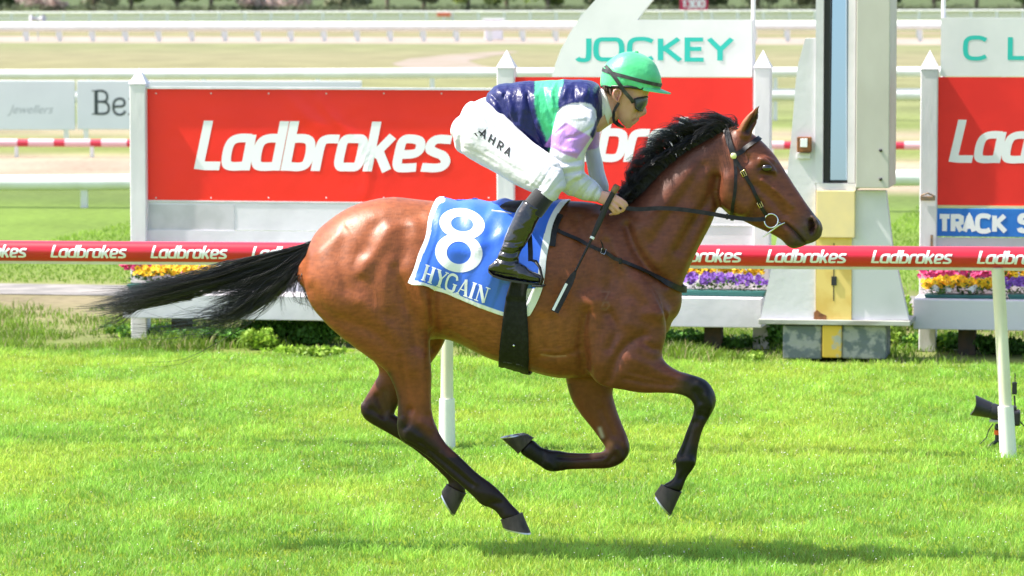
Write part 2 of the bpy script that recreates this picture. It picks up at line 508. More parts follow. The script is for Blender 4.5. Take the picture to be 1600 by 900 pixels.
def turf_blades(N):
    t = rng.uniform(-12.9, -1.0, N)             # BF frame: t - metres before the boards
    d = (t + 29.5) / .985
    s = rng.uniform(-1, 1, N) * (d * .1263 + 1.9) - .1763 * t
    edge = -1.12 + .18 * (vnoise(s, t * 0, .5, 3) - .5)
    k = t < edge
    s, t = s[k], t[k]
    x = BF.O.x + s * BF.u.x + t * BF.n.x; y = BF.O.y + s * BF.u.y + t * BF.n.y
    n = len(x)
    p1, p2, p3 = vnoise(x, y, .9, 1), vnoise(x, y, .22, 2), vnoise(x, y, .09, 5)
    H = (.014 + .018 * p2 + .034 * p3) * rng.uniform(.6, 1.25, n)
    W = rng.uniform(.0028, .0055, n)
    g = np.array([.225, .415, .060]) * (.34 + .40 * p1 + .60 * p2 + .60 * p3)[:, None]
    yel = np.clip(p1 * 1.2 - .45 + rng.normal(0, .22, n), 0, 1)[:, None]
    C = g * (1 - yel * .55) + np.array([.60, .56, .08]) * yel * .55
    dry = (rng.random(n) < .03)
    C[dry] = np.array([.42, .40, .20])
    C *= rng.uniform(.70, 1.25, n)[:, None]
    # hoof marks and divots: trodden, browner, darker
    for k in range(46):
        dx, dy = rng.uniform(-3.6, 3.6), rng.uniform(-2.2, 9.0); r0 = rng.uniform(.035, .085); an = rng.uniform(0, 3.14)
        u_ = (x - dx) * math.cos(an) + (y - dy) * math.sin(an); v_ = -(x - dx) * math.sin(an) + (y - dy) * math.cos(an)
        wgt = np.exp(-((u_ / r0) ** 2 + (v_ / (r0 * 1.7)) ** 2))
        H *= 1 - .72 * wgt; C = C * (1 - .62 * wgt[:, None]) + np.array([.10, .075, .03]) * .5 * wgt[:, None]
    return blades('turf_grass', x, y, H, W, C, blade_mat, 'short dense bright green racing turf', 1.05)
turf_blades(560000)
def verge():
    n = 120000
    t = rng.uniform(-1.15, 2.6, n) ; s = rng.uniform(-6.5, 7, n)
    p = vnoise(s, t, .45, 21)
    k = rng.random(n) < np.clip((p - .28) * 2.6, .03, 1) * np.where(t > .2, .55, 1)
    s, t, p = s[k], t[k], p[k]; n = len(s)
    x = BF.O.x + s * BF.u.x + t * BF.n.x; y = BF.O.y + s * BF.u.y + t * BF.n.y
    H = (.02 + .09 * p ** 2) * rng.uniform(.5, 1.5, n); W = rng.uniform(.005, .011, n)
    H *= 1 + 1.3 * ((t > -.75) & (t < .2) & (s > -2.6)) * vnoise(s, t, .25, 12)
    C = np.array([.17, .28, .03]) * (.55 + .8 * vnoise(s, t, .3, 8))[:, None]
    C[rng.random(n) < .12] = (.36, .33, .16)
    blades('verge_grass', x, y, H, W, C, blade_mat, 'rough uneven grass along the foot of the boards', .8)
    n = 60000
    t = rng.uniform(5.4, 24, n); s = rng.uniform(-9, 9, n) - .0
    s = np.where(rng.random(n) < .55, rng.uniform(-6.8, -2.0, n), rng.uniform(1.5, 6, n))
    x = BF.O.x + s * BF.u.x + t * BF.n.x; y = BF.O.y + s * BF.u.y + t * BF.n.y
    p = vnoise(s, t, 1.2, 31)
    H = (.02 + .03 * p) * rng.uniform(.5, 1.4, n); W = rng.uniform(.008, .016, n)
    C = np.array([.24, .38, .05]) * (.7 + .6 * p)[:, None]
    blades('infield_grass', x, y, H, W, C, blade_mat, 'longer soft green grass behind the boards', .8)
verge()
# white specks in the turf: small flower heads and added glints of light
def clover():
    n = 5200
    t = rng.uniform(-12.4, -1.3, n); s = rng.uniform(-4.5, 4.8, n) - .1763 * t
    k = vnoise(s, t, .5, 44) > .30
    s, t = s[k], t[k]; n = len(s)
    x = BF.O.x + s * BF.u.x + t * BF.n.x; y = BF.O.y + s * BF.u.y + t * BF.n.y
    z = rng.uniform(.02, .05, n); r_ = rng.uniform(.0012, .0042, n)
    V = np.zeros((n, 6, 3)); 
    for i, (a, b, c) in enumerate([(1, 0, 0), (-1, 0, 0), (0, 1, 0), (0, -1, 0), (0, 0, .8), (0, 0, -.8)]):
        V[:, i] = np.stack([x + a * r_, y + b * r_, z + c * r_], 1)
    i = np.arange(n)[:, None] * 6
    F = np.concatenate([i + list(f) for f in [(0, 2, 4), (2, 1, 4), (1, 3, 4), (3, 0, 4), (2, 0, 5), (1, 2, 5), (3, 1, 5), (0, 3, 5)]], 1).reshape(-1, 3)
    o = np_mesh('clover_flowers', V.reshape(-1, 3), F, mat('clover_white', (.75, .75, .68), .7))
    setp(o, 'tiny white clover heads scattered through the turf', 'flowers', kind='stuff')
clover()

# ================================================================== PAINTS
M_post = mat('weathered_white_paint', (.74, .71, .745), .55, .4, var=(.64, .62, .655), vscale=5, vdetail=8, bump=.002, bscale=25, stretch=(1, 1, .3))
M_panel = mat('grey_white_board', (.70, .67, .71), .6, .3, var=(.57, .55, .58), vscale=2.2, vdetail=10, bump=.002, bscale=15, vlo=.5, vhi=.75)
M_patch = mat('old_grey_paint', (.50, .49, .51), .7, .2, var=(.58, .56, .59), vscale=6, vdetail=8)
M_red = mat('red_vinyl', (.95, .022, .014), .34, .5, var=(.90, .018, .012), vscale=1.3, bump=.012, bscale=1.6)
M_redn = mat('red_board_plain', (.93, .026, .020), .5, .4, var=(.85, .022, .018), vscale=2.3)
M_let = mat('white_lettering', (.90, .87, .91), .5, .4)
M_teal = mat('teal_lettering', (.035, .56, .50), .5)
M_sign = mat('sign_white', (.86, .83, .86), .5, .3, var=(.80, .78, .81), vscale=3)
M_blue = mat('blue_sign', (.022, .16, .62), .45, .4, var=(.03, .20, .68), vscale=9, vdetail=8)
M_yel = mat('cream_yellow_paint', (.88, .68, .34), .6, .3, var=(.82, .64, .34), vscale=6, vdetail=8)
M_yel2 = mat('yellow_paint', (.84, .60, .20), .6, .3, var=(.74, .48, .13), vscale=5, vdetail=8, vlo=.48, vhi=.62)
M_rust = mat('rust', (.30, .12, .05), .8, .2, var=(.18, .08, .04), vscale=30)
M_beige = mat('beige_steel', (.50, .47, .42), .5, .4, var=(.60, .57, .52), vscale=1.6, vdetail=6, stretch=(1, 1, .5))
M_rail = mat('white_rail_plastic', (.82, .82, .78), .4, .5, var=(.76, .76, .70), vscale=4)
M_cream = mat('cream_post_plastic', (.76, .74, .58), .45, .5, var=(.68, .64, .46), vscale=6, stretch=(1, 1, .4))
M_dark = mat('dark_metal', (.03, .03, .035), .5)
M_black = mat('black_plastic', (.018, .018, .02), .4, .5)
M_green = mat('green_trough_plastic', (.03, .14, .12), .5, .4)

def pxbox(mb, fr, x0, y0, x1, y1, t0, t1, bev=0.):
    """box whose face at t0 spans the given spots"""
    a = fr.at(x0, (y0 + y1) / 2, t0); b = fr.at(x1, (y0 + y1) / 2, t0)
    zt = (fr.at(x0, y0, t0).z + fr.at(x1, y0, t0).z) / 2; zb = (fr.at(x0, y1, t0).z + fr.at(x1, y1, t0).z) / 2
    mb.box((a.x, t0, zb), (b.x, t1, zt), bev)
    return a.x, b.x, zb, zt

LOGO_W = .175
def seam(s_, z):
    """how far the wrinkle in the long banner stands out"""
    a_ = BF.at(229, 140, 0); b_ = BF.at(776, 315, 0)
    u = (s_ - a_.x) / (b_.x - a_.x); v = (z - b_.z) / (a_.z - b_.z)
    c = .60 - .05 * v + .03 * math.sin(v * 5) + (.02 if v < .5 else -.02 * math.sin(v * 9))
    return .0045 * math.exp(-((u - c) / .014) ** 2)
def logo(fr, x0, ybase, x1, cap, t, parent, name='lettering', m=None, buckle=False):
    """the slanted word from x0 to x1 on a plane at t"""
    a = fr.at(x0, ybase, t); b = fr.at(x1, ybase, t)
    c = cap * abs(fr.at(x0, ybase - 1, t).z - a.z)
    sx = (b.x - a.x) / 5.17
    mb = lettering('Ladbrokes', G, LOGO_W, lambda u, v, k: (a.x + u * sx, t - .00012 * (k + 1) - (seam(a.x + u * sx, a.z + v * c) if buckle else 0), a.z + v * c), shear=.2, track=1.085, gap=-.01)
    return part(name, mb, m or M_let, parent, recalc=False)

# ================================================================== ADVERTISING BOARDS
def post(x0, x1, ytip, ysh, ybot, t, label, extras=None):
    a, b = BF.at(x0, 300, t), BF.at(x1, 300, t)
    zs, zt = BF.at(x0, ysh, t).z, BF.at((x0 + x1) / 2, ytip, t).z
    cx = (a.x + b.x) / 2; hw = (b.x - a.x) / 2
    th = thing('board_post', label, 'post', BF, (cx, t + hw, 0), 'pointed white posts of the boards')
    mb = MB(); mb.box((a.x, t, 0.0), (b.x, t + 2 * hw, zs), .008)
    part('post', mb, M_post, th)
    mb = MB()
    e = .006
    c4 = [(a.x - e, t - e, zs), (b.x + e, t - e, zs), (b.x + e, t + 2 * hw + e, zs), (a.x - e, t + 2 * hw + e, zs)]
    mb.add(c4 + [(cx, t + hw, zt)], [(0, 1, 4), (1, 2, 4), (2, 3, 4), (3, 0, 4), (3, 2, 1, 0)])
    part('cap', mb, M_post, th)
    return th
post(203, 228, 106, 131, 500, -.06, 'white pointed post at the left end of the long red board')
post(776, 803, 78, 106, 500, -.06, 'white pointed post behind the rider, between the two red boards')
post(1177, 1203, 78, 106, 500, -.06, 'white pointed post at the right end of the sign with teal letters JOCKEY')
p4 = post(1437, 1464, 78, 108, 500, -.06, 'white pointed post with a rusty latch beside the blue TRACK sign')
mb = MB()
q = BF.at(1450, 309, -.075); mb.box((q.x - .055, -.082, q.z - .02), (q.x + .05, -.066, q.z + .012), .004)
mb.tube([(q.x - .05, -.09, q.z + .015), (q.x + .0, -.11, q.z + .035), (q.x + .05, -.09, q.z + .012)], .006, 6)
q = BF.at(1456, 378, -.075); mb.box((q.x - .01, -.078, q.z - .05), (q.x + .008, -.066, q.z + .05))
part('latch', mb, mat('rusty_metal', (.22, .19, .16), .6, .5, .6, var=(.4, .25, .15), vscale=60), p4)

def bend(o, amp, seed, sx=.9):
    """gentle buckling of a thin sheet"""
    me = o.data
    bm = bmesh.new(); bm.from_mesh(me)
    bm.to_mesh(me); bm.free()
# --- left board
tb = thing('advertising_board', 'long red advertising board with white lettering left of the rider', 'billboard', BF, (-1.4, 0, .2), 'red advertising boards')
def red_panel(x0, y0, x1, y1, parent, buckle):
    a = BF.at(x0, y0, 0); b = BF.at(x1, y0, 0)
    zt = (a.z + b.z) / 2; zb = (BF.at(x0, y1, 0).z + BF.at(x1, y1, 0).z) / 2
    nx, nz = 90, 34
    vs, fs = [], []
    for j in range(nz + 1):
        for i in range(nx + 1):
            u, v = i / nx, j / nz
            s_ = a.x + (b.x - a.x) * u; z = zb + (zt - zb) * v
            d = 0
            if buckle:
                c = .60 - .05 * v + .03 * math.sin(v * 5) + (.02 if v < .5 else -.02 * math.sin(v * 9))
                d += .0045 * math.exp(-((u - c) / .012) ** 2)
                d += .005 * math.exp(-((u - .47) / .07) ** 2 - ((v - .98 + .3 * math.sin((u - .4) * 14)) / .07) ** 2)
                d += .004 * math.exp(-((v - .9 + .25 * u) / .05) ** 2) * max(0, u - .6)
            e = min(u, 1 - u, v, 1 - v)
            vs.append((s_, -.004 - d * min(1, e * 14), z))
    for j in range(nz):
        for i in range(nx):
            k = j * (nx + 1) + i
            fs.append((k, k + 1, k + nx + 2, k + nx + 1))
    mb = MB().add(vs, fs)
    mb.box((a.x + .004, .0, zb + .004), (b.x - .004, .02, zt - .004))
    o = part('red_panel', mb, M_red if buckle else M_redn, parent, smooth=30, recalc=False)
    return o
red_panel(229, 140, 776, 315, tb, True)
logo(BF, 303, 265.5, 697, 77, -.0055, tb, buckle=True)
mb = MB()
pxbox(mb, BF, 228, 136.5, 776, 140, -.03, .03)
pxbox(mb, BF, 228, 315, 776, 317.5, -.012, .03)
part('frame', mb, M_post, tb)
for sx_ in (244, 330, 420, 510, 600, 690, 764):
    for sy_ in (146, 309):
        q = BF.at(sx_, sy_, -.006); mb = MB(); mb.ball((q.x, -.010, q.z), .006, 5, (1, .5, 1)); part('screw', mb, M_post, tb)
mb = MB(); pxbox(mb, BF, 229, 318, 776, 361, -.008, .02); pxbox(mb, BF, 229, 362, 776, 470, -.02, .02)
part('lower_panel', mb, M_panel, tb)
mb = MB(); pxbox(mb, BF, 233, 320, 366, 360, -.0115, -.008)
part('patched_panel', mb, M_patch, tb, label='grey patched and scuffed strip under the red panel')
# --- middle board with the sign JOCKEY
tb = thing('advertising_board', 'red advertising board directly behind the rider under the white JOCKEY sign', 'billboard', BF, (.85, 0, .2), 'red advertising boards')
red_panel(803, 121, 1176, 322, tb, False)
logo(BF, 806, 251.5, 1168, 70, -.0048, tb)
mb = MB(); pxbox(mb, BF, 803, 323, 1177, 470, -.012, .02)
part('lower_panel', mb, M_panel, tb)
mb = MB(); 
for y_ in (350, 400):
    pxbox(mb, BF, 803, y_, 1177, y_ + 2, -.018, -.012)
part('batten', mb, M_post, tb)
tb = thing('club_sign', 'white sign with teal letters JOCKEY and a curved fin rising at its left', 'sign', BF, (.85, 0, 2.0))
pts = [(862, 120), (867, 102), (876, 78), (890, 52), (907, 26), (930, 0), (952, -22), (985, -48), (1030, -75), (1078, -93), (1078, -60), (1058, -38), (1040, -20), (1020, 0), (1006, 17), (996, 31), (1175, 31), (1175, 120)]
mb = MB(); mb.prism([(lambda q: (q.x, q.z))(BF.at(x, y, .0)) for x, y in pts], .0, .06)
part('sign_panel', mb, M_sign, tb)
def plain_text(text, font, x0, x1, ytop, ybase, t, wid, parent, m, fr=BF, shear=0, total=None, name='lettering', track=1.0, gap=0.):
    a = fr.at(x0, ybase, t); b = fr.at(x1, ybase, t); c = fr.at(x0, ytop, t).z - a.z
    tot = total or sum((font[ch][0] + gap) if ch != ' ' else .4 for ch in text)
    sx = (b.x - a.x) / tot
    mb = lettering(text, font, wid, lambda u, v, k: (a.x + u * sx, t - .00015 * (k + 1), a.z + v * c), shear=shear, gap=gap)
    return part(name, mb, m, parent, recalc=False)
plain_text('JOCKEY', S_, 901, 1148, 60, 94, -.001, .19, tb, M_teal, gap=.06)
mb = MB(); q = BF.at(1175.5, 60, .03); q2 = BF.at(1175.5, -260, .03)
mb.tube([(q.x, .09, q.z - .6), (q.x, .09, q2.z)], .016, 8)
part('pole', mb, M_sign, tb, smooth=40)
# --- right board
tb = thing('advertising_board', 'red advertising board at the right edge above the blue TRACK sign', 'billboard', BF, (4.1, 0, .2), 'red advertising boards')
red_panel(1466, 121, 1830, 322, tb, False)
logo(BF, 1482, 254, 1845, 67, -.0048, tb)
mb = MB(); pxbox(mb, BF, 1464, 322.5, 1830, 326, -.012, .02)
part('frame', mb, M_yel, tb)
mb = MB(); pxbox(mb, BF, 1464, 373, 1830, 470, -.012, .02)
part('lower_panel', mb, M_panel, tb)
tb = thing('track_sign', 'blue sign with bold white letters TRACK under the right red board', 'sign', BF, (3.9, 0, 1.0))
mb = MB(); pxbox(mb, BF, 1461, 327, 1830, 371, -.03, -.014, .003)
part('sign_panel', mb, M_blue, tb)
plain_text('TRACK', S_, 1468, 1575, 336, 361, -.031, .30, tb, M_let, gap=.06)
plain_text('S', S_, 1592, 1613, 336, 361, -.031, .30, tb, M_let)
tb = thing('club_sign', 'white sign with teal letters C and L at the top right corner', 'sign', BF, (4.2, 0, 2.0))
mb = MB(); pxbox(mb, BF, 1470, 28, 1830, 119.5, .0, .06)
part('sign_panel', mb, M_sign, tb)
plain_text('C', S_, 1506, 1546, 58, 92, -.001, .19, tb, M_teal)
plain_text('L', S_, 1575, 1606, 58, 92, -.001, .19, tb, M_teal)
mb = MB(); q = BF.at(1473, 60, .03); q2 = BF.at(1473, -260, .03)
mb.tube([(q.x, .09, q.z - .6), (q.x, .09, q2.z)], .016, 8)
part('pole', mb, M_sign, tb, smooth=40)

# ================================================================== PLANTERS
def planter(x0, x1, ytop, ybot, label, t0=-.5):
    th = thing('planter_box', label, 'planter', BF, (BF.at((x0 + x1) / 2, ybot, t0).x, -.27, 0), 'white planter boxes')
    mb = MB(); a, b, zb, zt = pxbox(mb, BF, x0, ytop, x1, ybot, t0, -.07, .006)
    part('box', mb, M_panel, th)
    mb = MB()
    for s_ in (a + .30, b - .44):
        mb = MB(); mb.box((s_, t0 + .24, 0), (s_ + .12, t0 + .40, zb))
        part('support_block', mb, mat('brick_block', (.10, .07, .05), .9, .1, var=(.07, .06, .05), vscale=20), th)
    return a, b, zt
pl_left = planter(192, 640, 462, 500, 'white planter box behind the tail of the horse, left end')
pl_mid = planter(842, 1190, 464, 510, 'white planter box holding purple flowers, behind the chest of the horse')
pl_right = planter(1427, 1790, 470, 517, 'white planter box at the right edge under the blue sign')

M_leaf = mat('flower_leaf', (.06, .14, .03), .5, .4, var=(.10, .20, .04), vscale=20, trans=.2)
PET = {'pink': mat('pink_petal', (.80, .05, .22), .6, .3, var=(.85, .15, .35), vscale=40, trans=.25), 'yellow': mat('yellow_petal', (.88, .62, .02), .6, .3, var=(.9, .45, .02), vscale=40, trans=.25),
       'purple': mat('purple_petal', (.16, .05, .38), .6, .3, var=(.30, .14, .55), vscale=40, trans=.2), 'white': mat('white_petal', (.8, .8, .74), .6, .3, trans=.2)}
M_eye = mat('flower_eye', (.10, .02, .03), .7)
def flower_plant(s_, t_, z_, col, h, n_, label, group, wd=.08):
    th = thing('flowering_plant', label, 'flowers', BF, (s_, t_, z_), group)
    lf, pt, ey = MB(), MB(), MB()
    for i in range(34):
        a = rnd.uniform(0, 6.28); r0 = rnd.uniform(0, wd); zz = z_ + rnd.uniform(.0, h * .8)
        c = Vector((s_ + r0 * math.cos(a), t_ + r0 * .7 * math.sin(a), zz))
        d = Vector((math.cos(a), math.sin(a), rnd.uniform(.1, .9))) * rnd.uniform(.025, .05)
        w_ = d.cross(Vector((0, 0, 1))).normalized() * .012
        lf.add([c, c + d * .5 + w_, c + d, c + d * .5 - w_], [(0, 1, 2, 3)])
    for i in range(n_):
        a = rnd.uniform(0, 6.28); r0 = math.sqrt(rnd.random()) * wd
        c = Vector((s_ + r0 * math.cos(a), t_ + r0 * .7 * math.sin(a), z_ + h * rnd.uniform(.55, 1.1)))
        fc = Vector((rnd.uniform(-.5, .5), -1, rnd.uniform(.1, .9))).normalized()
        e1 = fc.cross(Vector((0, 0, 1))).normalized(); e2 = e1.cross(fc)
        r1 = rnd.uniform(.016, .026)
        for k in range(5):
            b = 2 * math.pi * k / 5 + .3
            u = (e1 * math.cos(b) + e2 * math.sin(b)); v = (e1 * -math.sin(b) + e2 * math.cos(b))
            pt.add([c, c + u * r1 * .6 + v * r1 * .5 + fc * .004, c + u * r1 + fc * .002, c + u * r1 * .6 - v * r1 * .5 + fc * .004], [(0, 1, 2, 3)])
        ey.add([c + fc * .003 + e1 * r1 * .22, c + fc * .003 + e2 * r1 * .22, c + fc * .003 - e1 * r1 * .22, c + fc * .003 - e2 * r1 * .22], [(0, 1, 2, 3)])
    part('leaves', lf, M_leaf, th); part('petals', pt, PET[col], th, recalc=False)
    if col in ('yellow', 'purple'): part('flower_centres', ey, M_eye, th, recalc=False)
ORD = ['first', 'second', 'third', 'fourth', 'fifth', 'sixth', 'seventh', 'eighth', 'ninth', 'tenth', 'eleventh', 'twelfth']
def trough(x0, x1, ytop, ybot, t0, where, rows):
    """rows: (colour, x list, t, height, count)"""
    xm = BF.at((x0 + x1) / 2, ybot, t0)
    th = thing('flower_trough', 'narrow dark green flower trough ' + where, 'trough', BF, (xm.x, t0 + .08, BF.at(x0, ybot, t0).z), 'green flower troughs')
    mb = MB()
    a, b, zb, zt = pxbox(mb, BF, x0, ytop, x1, ybot, t0, t0 + .16, .008)
    part('trough', mb, M_green, th)
    mb = MB(); mb.box((a - .008, t0 - .008, zt - .012), (b + .008, t0 + .168, zt + .004), .003)
    part('rim', mb, M_green, th)
    for col, xl, t_, h, n_, rowname in rows:
        for i, x in enumerate(xl):
            q = BF.at(x, ytop, t_)
            flower_plant(q.x, t_, zt, col, h * rnd.uniform(.9, 1.12), n_, f'{ORD[i]} {col} clump from left, {rowname}, trough {where}', 'flowering plants in the troughs')
trough(1063, 1194, 455, 463, -.38, 'behind the chest of the horse',
       [('yellow', [1080, 1105, 1130, 1155, 1178], -.22, .21, 55, 'back row'), ('purple', [1068, 1090, 1113, 1137, 1160, 1183], -.31, .10, 22, 'front row')])
trough(1446, 1570, 462, 470, -.38, 'just left of right rail post',
       [('pink', [1452, 1475, 1498, 1522, 1546, 1568], -.22, .225, 60, 'back row'), ('yellow', [1458, 1480, 1503, 1526, 1550], -.31, .105, 30, 'front row'), ('white', [1470, 1518], -.345, .06, 5, 'front edge')])
trough(1576, 1720, 462, 470, -.38, 'at the right picture edge',
       [('yellow', [1588, 1612, 1636, 1660, 1684, 1708], -.22, .22, 50, 'back row'), ('purple', [1582, 1605, 1630, 1655, 1680, 1704], -.31, .10, 22, 'front row')])
trough(200, 330, 446, 454, -.38, 'above the tail tip',
       [('pink', [206, 212, 236, 262, 290], -.24, .19, 50, 'back row'), ('yellow', [228, 246, 264, 284, 304, 322], -.31, .13, 30, 'front row')])

# ================================================================== WINNING POST TOWER (mirror housing)
TT = -.95
th = thing('winning_post_tower', 'white winning post tower with a tall narrow mirror and yellow stripe', 'tower', BF, (BF.at(1305, 500, TT).x, TT + .2, 0))
P2 = lambda x, y, t=TT: (lambda q: (q.x, q.z))(BF.at(x, y, t))
mb = MB()
mb.prism([P2(*p) for p in [(1243, 130), (1247, 100), (1258, 60), (1274.5, 60), (1274.5, 297), (1274.5, 500), (1188, 500), (1205, 420), (1222, 330), (1236, 220)]], TT, TT + .10)
mb.prism([P2(*p) for p in [(1336, 298), (1384, 298), (1394, 385), (1420, 500), (1331, 500), (1331, 372), (1336, 372)]], TT, TT + .10)
part('side_board', mb, M_panel, th)
mb = MB()
pxbox(mb, BF, 1275, -320, 1287, 286, TT - .02, TT + .5)
pxbox(mb, BF, 1326, -320, 1337.5, 286, TT - .02, TT + .5)
pxbox(mb, BF, 1275, 286.5, 1337.5, 297, TT - .02, TT + .5)
pxbox(mb, BF, 1287.3, -320, 1325.7, 286, TT + .40, TT + .5)
part('mirror_frame', mb, M_panel, th)
mb = MB(); pxbox(mb, BF, 1287.4, -320, 1297.5, 285.6, TT + .02, TT + .38); pxbox(mb, BF, 1297.6, 281.5, 1325.6, 285.8, TT + .0, TT + .12)
part('mirror_edge', mb, M_black, th)
mb = MB()
a, b = BF.at(1297.8, 281, TT + .05), BF.at(1325.5, 281, TT + .05); zt = BF.at(1300, -320, TT + .05).z
mb.add([(a.x, TT + .03, a.z), (b.x, TT + .05, a.z), (b.x, TT + .05 + (zt - a.z) * .055, zt), (a.x, TT + .03 + (zt - a.z) * .055, zt)], [(0, 1, 2, 3)])
part('mirror', mb, mat('mirror_glass', (.42, .54, .62), .06, .5, 1.0), th)
mb = MB(); pxbox(mb, BF, 1338.5, -320, 1391, 294, TT - .09, TT + .5, .006)
part('housing', mb, M_beige, th)
mb = MB(); pxbox(mb, BF, 1275.5, 298, 1335.5, 371, TT - .05, TT - .001, .004)
part('yellow_panel', mb, M_yel, th, label='pale yellow square panel below the mirror')
mb = MB(); pxbox(mb, BF, 1275, 371.5, 1330.5, 500, TT - .012, TT + .08)
part('yellow_board', mb, M_yel2, th, label='worn yellow board with a crack and rust at its foot')
mb = MB(); pxbox(mb, BF, 1302.0, 380, 1303.5, 470, TT - .0135, TT - .012); pxbox(mb, BF, 1299, 432, 1307, 446, TT - .02, TT - .012)
part('crack', mb, M_dark, th)
mb = MB(); mb.prism([P2(*p) for p in [(1272, 500), (1272, 488), (1277, 484), (1283, 489), (1292, 493), (1291, 500)]], TT - .0145, TT - .0125)
part('rust_patch', mb, M_rust, th)
mb = MB(); pxbox(mb, BF, 1185, 500.3, 1422, 508, TT - .05, TT + .45, .004)
part('sill', mb, mat('weathered_timber', (.46, .46, .42), .8, .2, var=(.30, .29, .26), vscale=12, vdetail=8, stretch=(.3, 1, 1)), th)
for x0, x1 in ((1223, 1284), (1315.5, 1384)):
    mb = MB(); pxbox(mb, BF, x0, 508.5, x1, 561, TT - .0, TT + .4, .012)
    part('base_block', mb, mat('peeling_block', (.15, .18, .19), .85, .2, var=(.34, .35, .33), vscale=11, vdetail=14, bump=.012, bscale=18, vlo=.47, vhi=.56), th)
mb = MB(); pxbox(mb, BF, 1284.5, 508.5, 1315, 559, TT - .02, TT + .35, .01)
part('yellow_stub', mb, mat('chipped_yellow', (.75, .50, .08), .8, .2, var=(.45, .45, .38), vscale=10, vdetail=8, vlo=.52, vhi=.6), th)
mb = MB(); q = BF.at(1364, 238, TT - .09)
for yy in (235, 280):
    q = BF.at(1376, yy, TT - .09); mb.ball((q.x, TT - .095, q.z), .012, 6)
part('bolt', mb, M_dark, th)
mt = thing('meter_box', 'small rusty brown box with a white face fixed to the tower', 'meter', BF, (BF.at(1256, 240, TT).x, TT - .05, BF.at(1256, 240, TT).z))
mb = MB(); pxbox(mb, BF, 1245, 214, 1267, 238, TT - .07, TT - .002, .006); part('box', mb, M_rust, mt)
mb = MB(); pxbox(mb, BF, 1250.5, 216.5, 1261.5, 230, TT - .075, TT - .07, .002); part('face', mb, M_let, mt)
mb = MB(); pxbox(mb, BF, 1245, 239, 1266, 248, TT - .02, TT - .002, .002); part('plate', mb, M_post, mt)

# ================================================================== RUNNING RAILS
def rail_y(x): return 392.0 + (402.5 - 392.0) * x / 1600.
A, B_ = RF.at(0, rail_y(0)), RF.at(1600, rail_y(1600))
def rail_z(s_): return A.z + (B_.z - A.z) * (s_ - A.x) / (B_.x - A.x)
th = thing('running_rail', 'red wrapped running rail with white lettering on cream posts behind the horse', 'rail', RF, (RF.at(1575, 710, .0).x, 0, 0))
rr = .0595
s0, s1 = -7.5, 7.5
M_wrap = mat('red_rail_wrap', (.66, .012, .03), .28, .5, var=(.58, .012, .03), vscale=3, coat=.4)
mb = MB(); mb.tube([(s_, 0, rail_z(s_)) for s_ in np.linspace(s0, s1, 60)], rr, 28)
part('rail', mb, M_wrap, th, smooth=60)
mb = MB(); mb.box((s0, -.020, rail_z(s0) - rr - .012), (s1, .020, rail_z(s0) - rr + .004))
for i, v in enumerate(mb.v): v.z += rail_z(v.x) - rail_z(s0)
part('rail_keel', mb, M_cream, th)
for i in range(-3, 11):
    # measured start of each word along the rail
    x_start = 82 + i * 156 + .62 * i * (i - 1) / 2 * 2 * .9
    a = RF.at(x_start, rail_y(x_start), 0).x
    b = RF.at(x_start + 117 + .9 * i, rail_y(x_start), 0).x
    sx = (b - a) / 5.17
    def fm(u, v, k, a=a, sx=sx):
        s_ = a + u * sx; ang = (v - .46) * 1.28
        r2 = rr + .0006 + .00015 * k
        return (s_, -r2 * math.cos(ang), rail_z(s_) + r2 * math.sin(ang))
    mb = lettering('Ladbrokes', G, .16, fm, shear=.2, track=1.085, gap=-.01, step=.1)
    part('lettering', mb, M_let, th, recalc=False)
for (xt, yt, xb, yb) in ((1559, 416, 1576, 710), (698, 410, 698.5, 704), (-190, 405, -186, 700)):
    a = RF.at(xt, yt, 0.0); b = RF.at(xb, yb, 0.0)
    a.z = rail_z(a.x) - rr; b.z = -.01
    mid = b.lerp(a, .27)
    mb = MB(); mb.tube([mid, a], .036, 14)
    p_ = part('post', mb, M_cream, th, smooth=50)
    mb = MB(); mb.tube([b, mid + (a - b) * .01], [.048, .044], 14)
    part('post_sleeve', mb, M_rail, p_, smooth=50)
# distant white rails
def far_rail(d, bars, post_px, ybase, label, group, post_w=.07, x0=-700, x1=2300, m=None, off=0, deg=5, name='running_rail', round_=False):
    fr = Frame(d - DCAM, deg)
    th = thing(name, label, 'rail', fr, (0, 0, 0), group)
    dep = .12
    top = None
    for (yl, yr, thick) in bars:      # y of the bar's centre at x=0 and x=1600
        a, b = fr.at(0, yl), fr.at(1600, yr)
        k = (b.z - a.z) / (b.x - a.x)
        sa, sb = fr.at(x0, yl).x, fr.at(x1, yr).x
        hz = thick * d / FPX / 2
        za, zb = a.z + k * (sa - a.x), a.z + k * (sb - a.x)
        mb = MB(); mb.tube([(sa, 0, za), ((sa + sb) / 2, 0, (za + zb) / 2), (sb, 0, zb)], hz, 12, ell=1.0)
        part('rail', mb, m or M_rail, th, smooth=60)
        top = top or (a.x, a.z, k, hz)
    mb_ = None
    x = x0 + off
    while x < x1:
        s_ = fr.at(x, ybase).x
        z = top[1] + top[2] * (s_ - top[0]) - top[3] * .5
        mb = MB(); mb.box((s_ - post_w / 2, -.03, 0), (s_ + post_w / 2, .03, z))
        part('post', mb, M_rail, th)
        x += post_px
    return th, fr
far_rail(47.5, [(286, 277, 25)], 262, 326, 'thick low white rail just behind the boards', 'white running rails', .08, off=46)
th2, fr2 = far_rail(61.6, [(223, 228, 12)], 118, 248, 'red and white low rail beyond the first white rail', 'white running rails', .05, off=18, m=mat('pink_red_wrap', (.55, .03, .06), .4, .5))
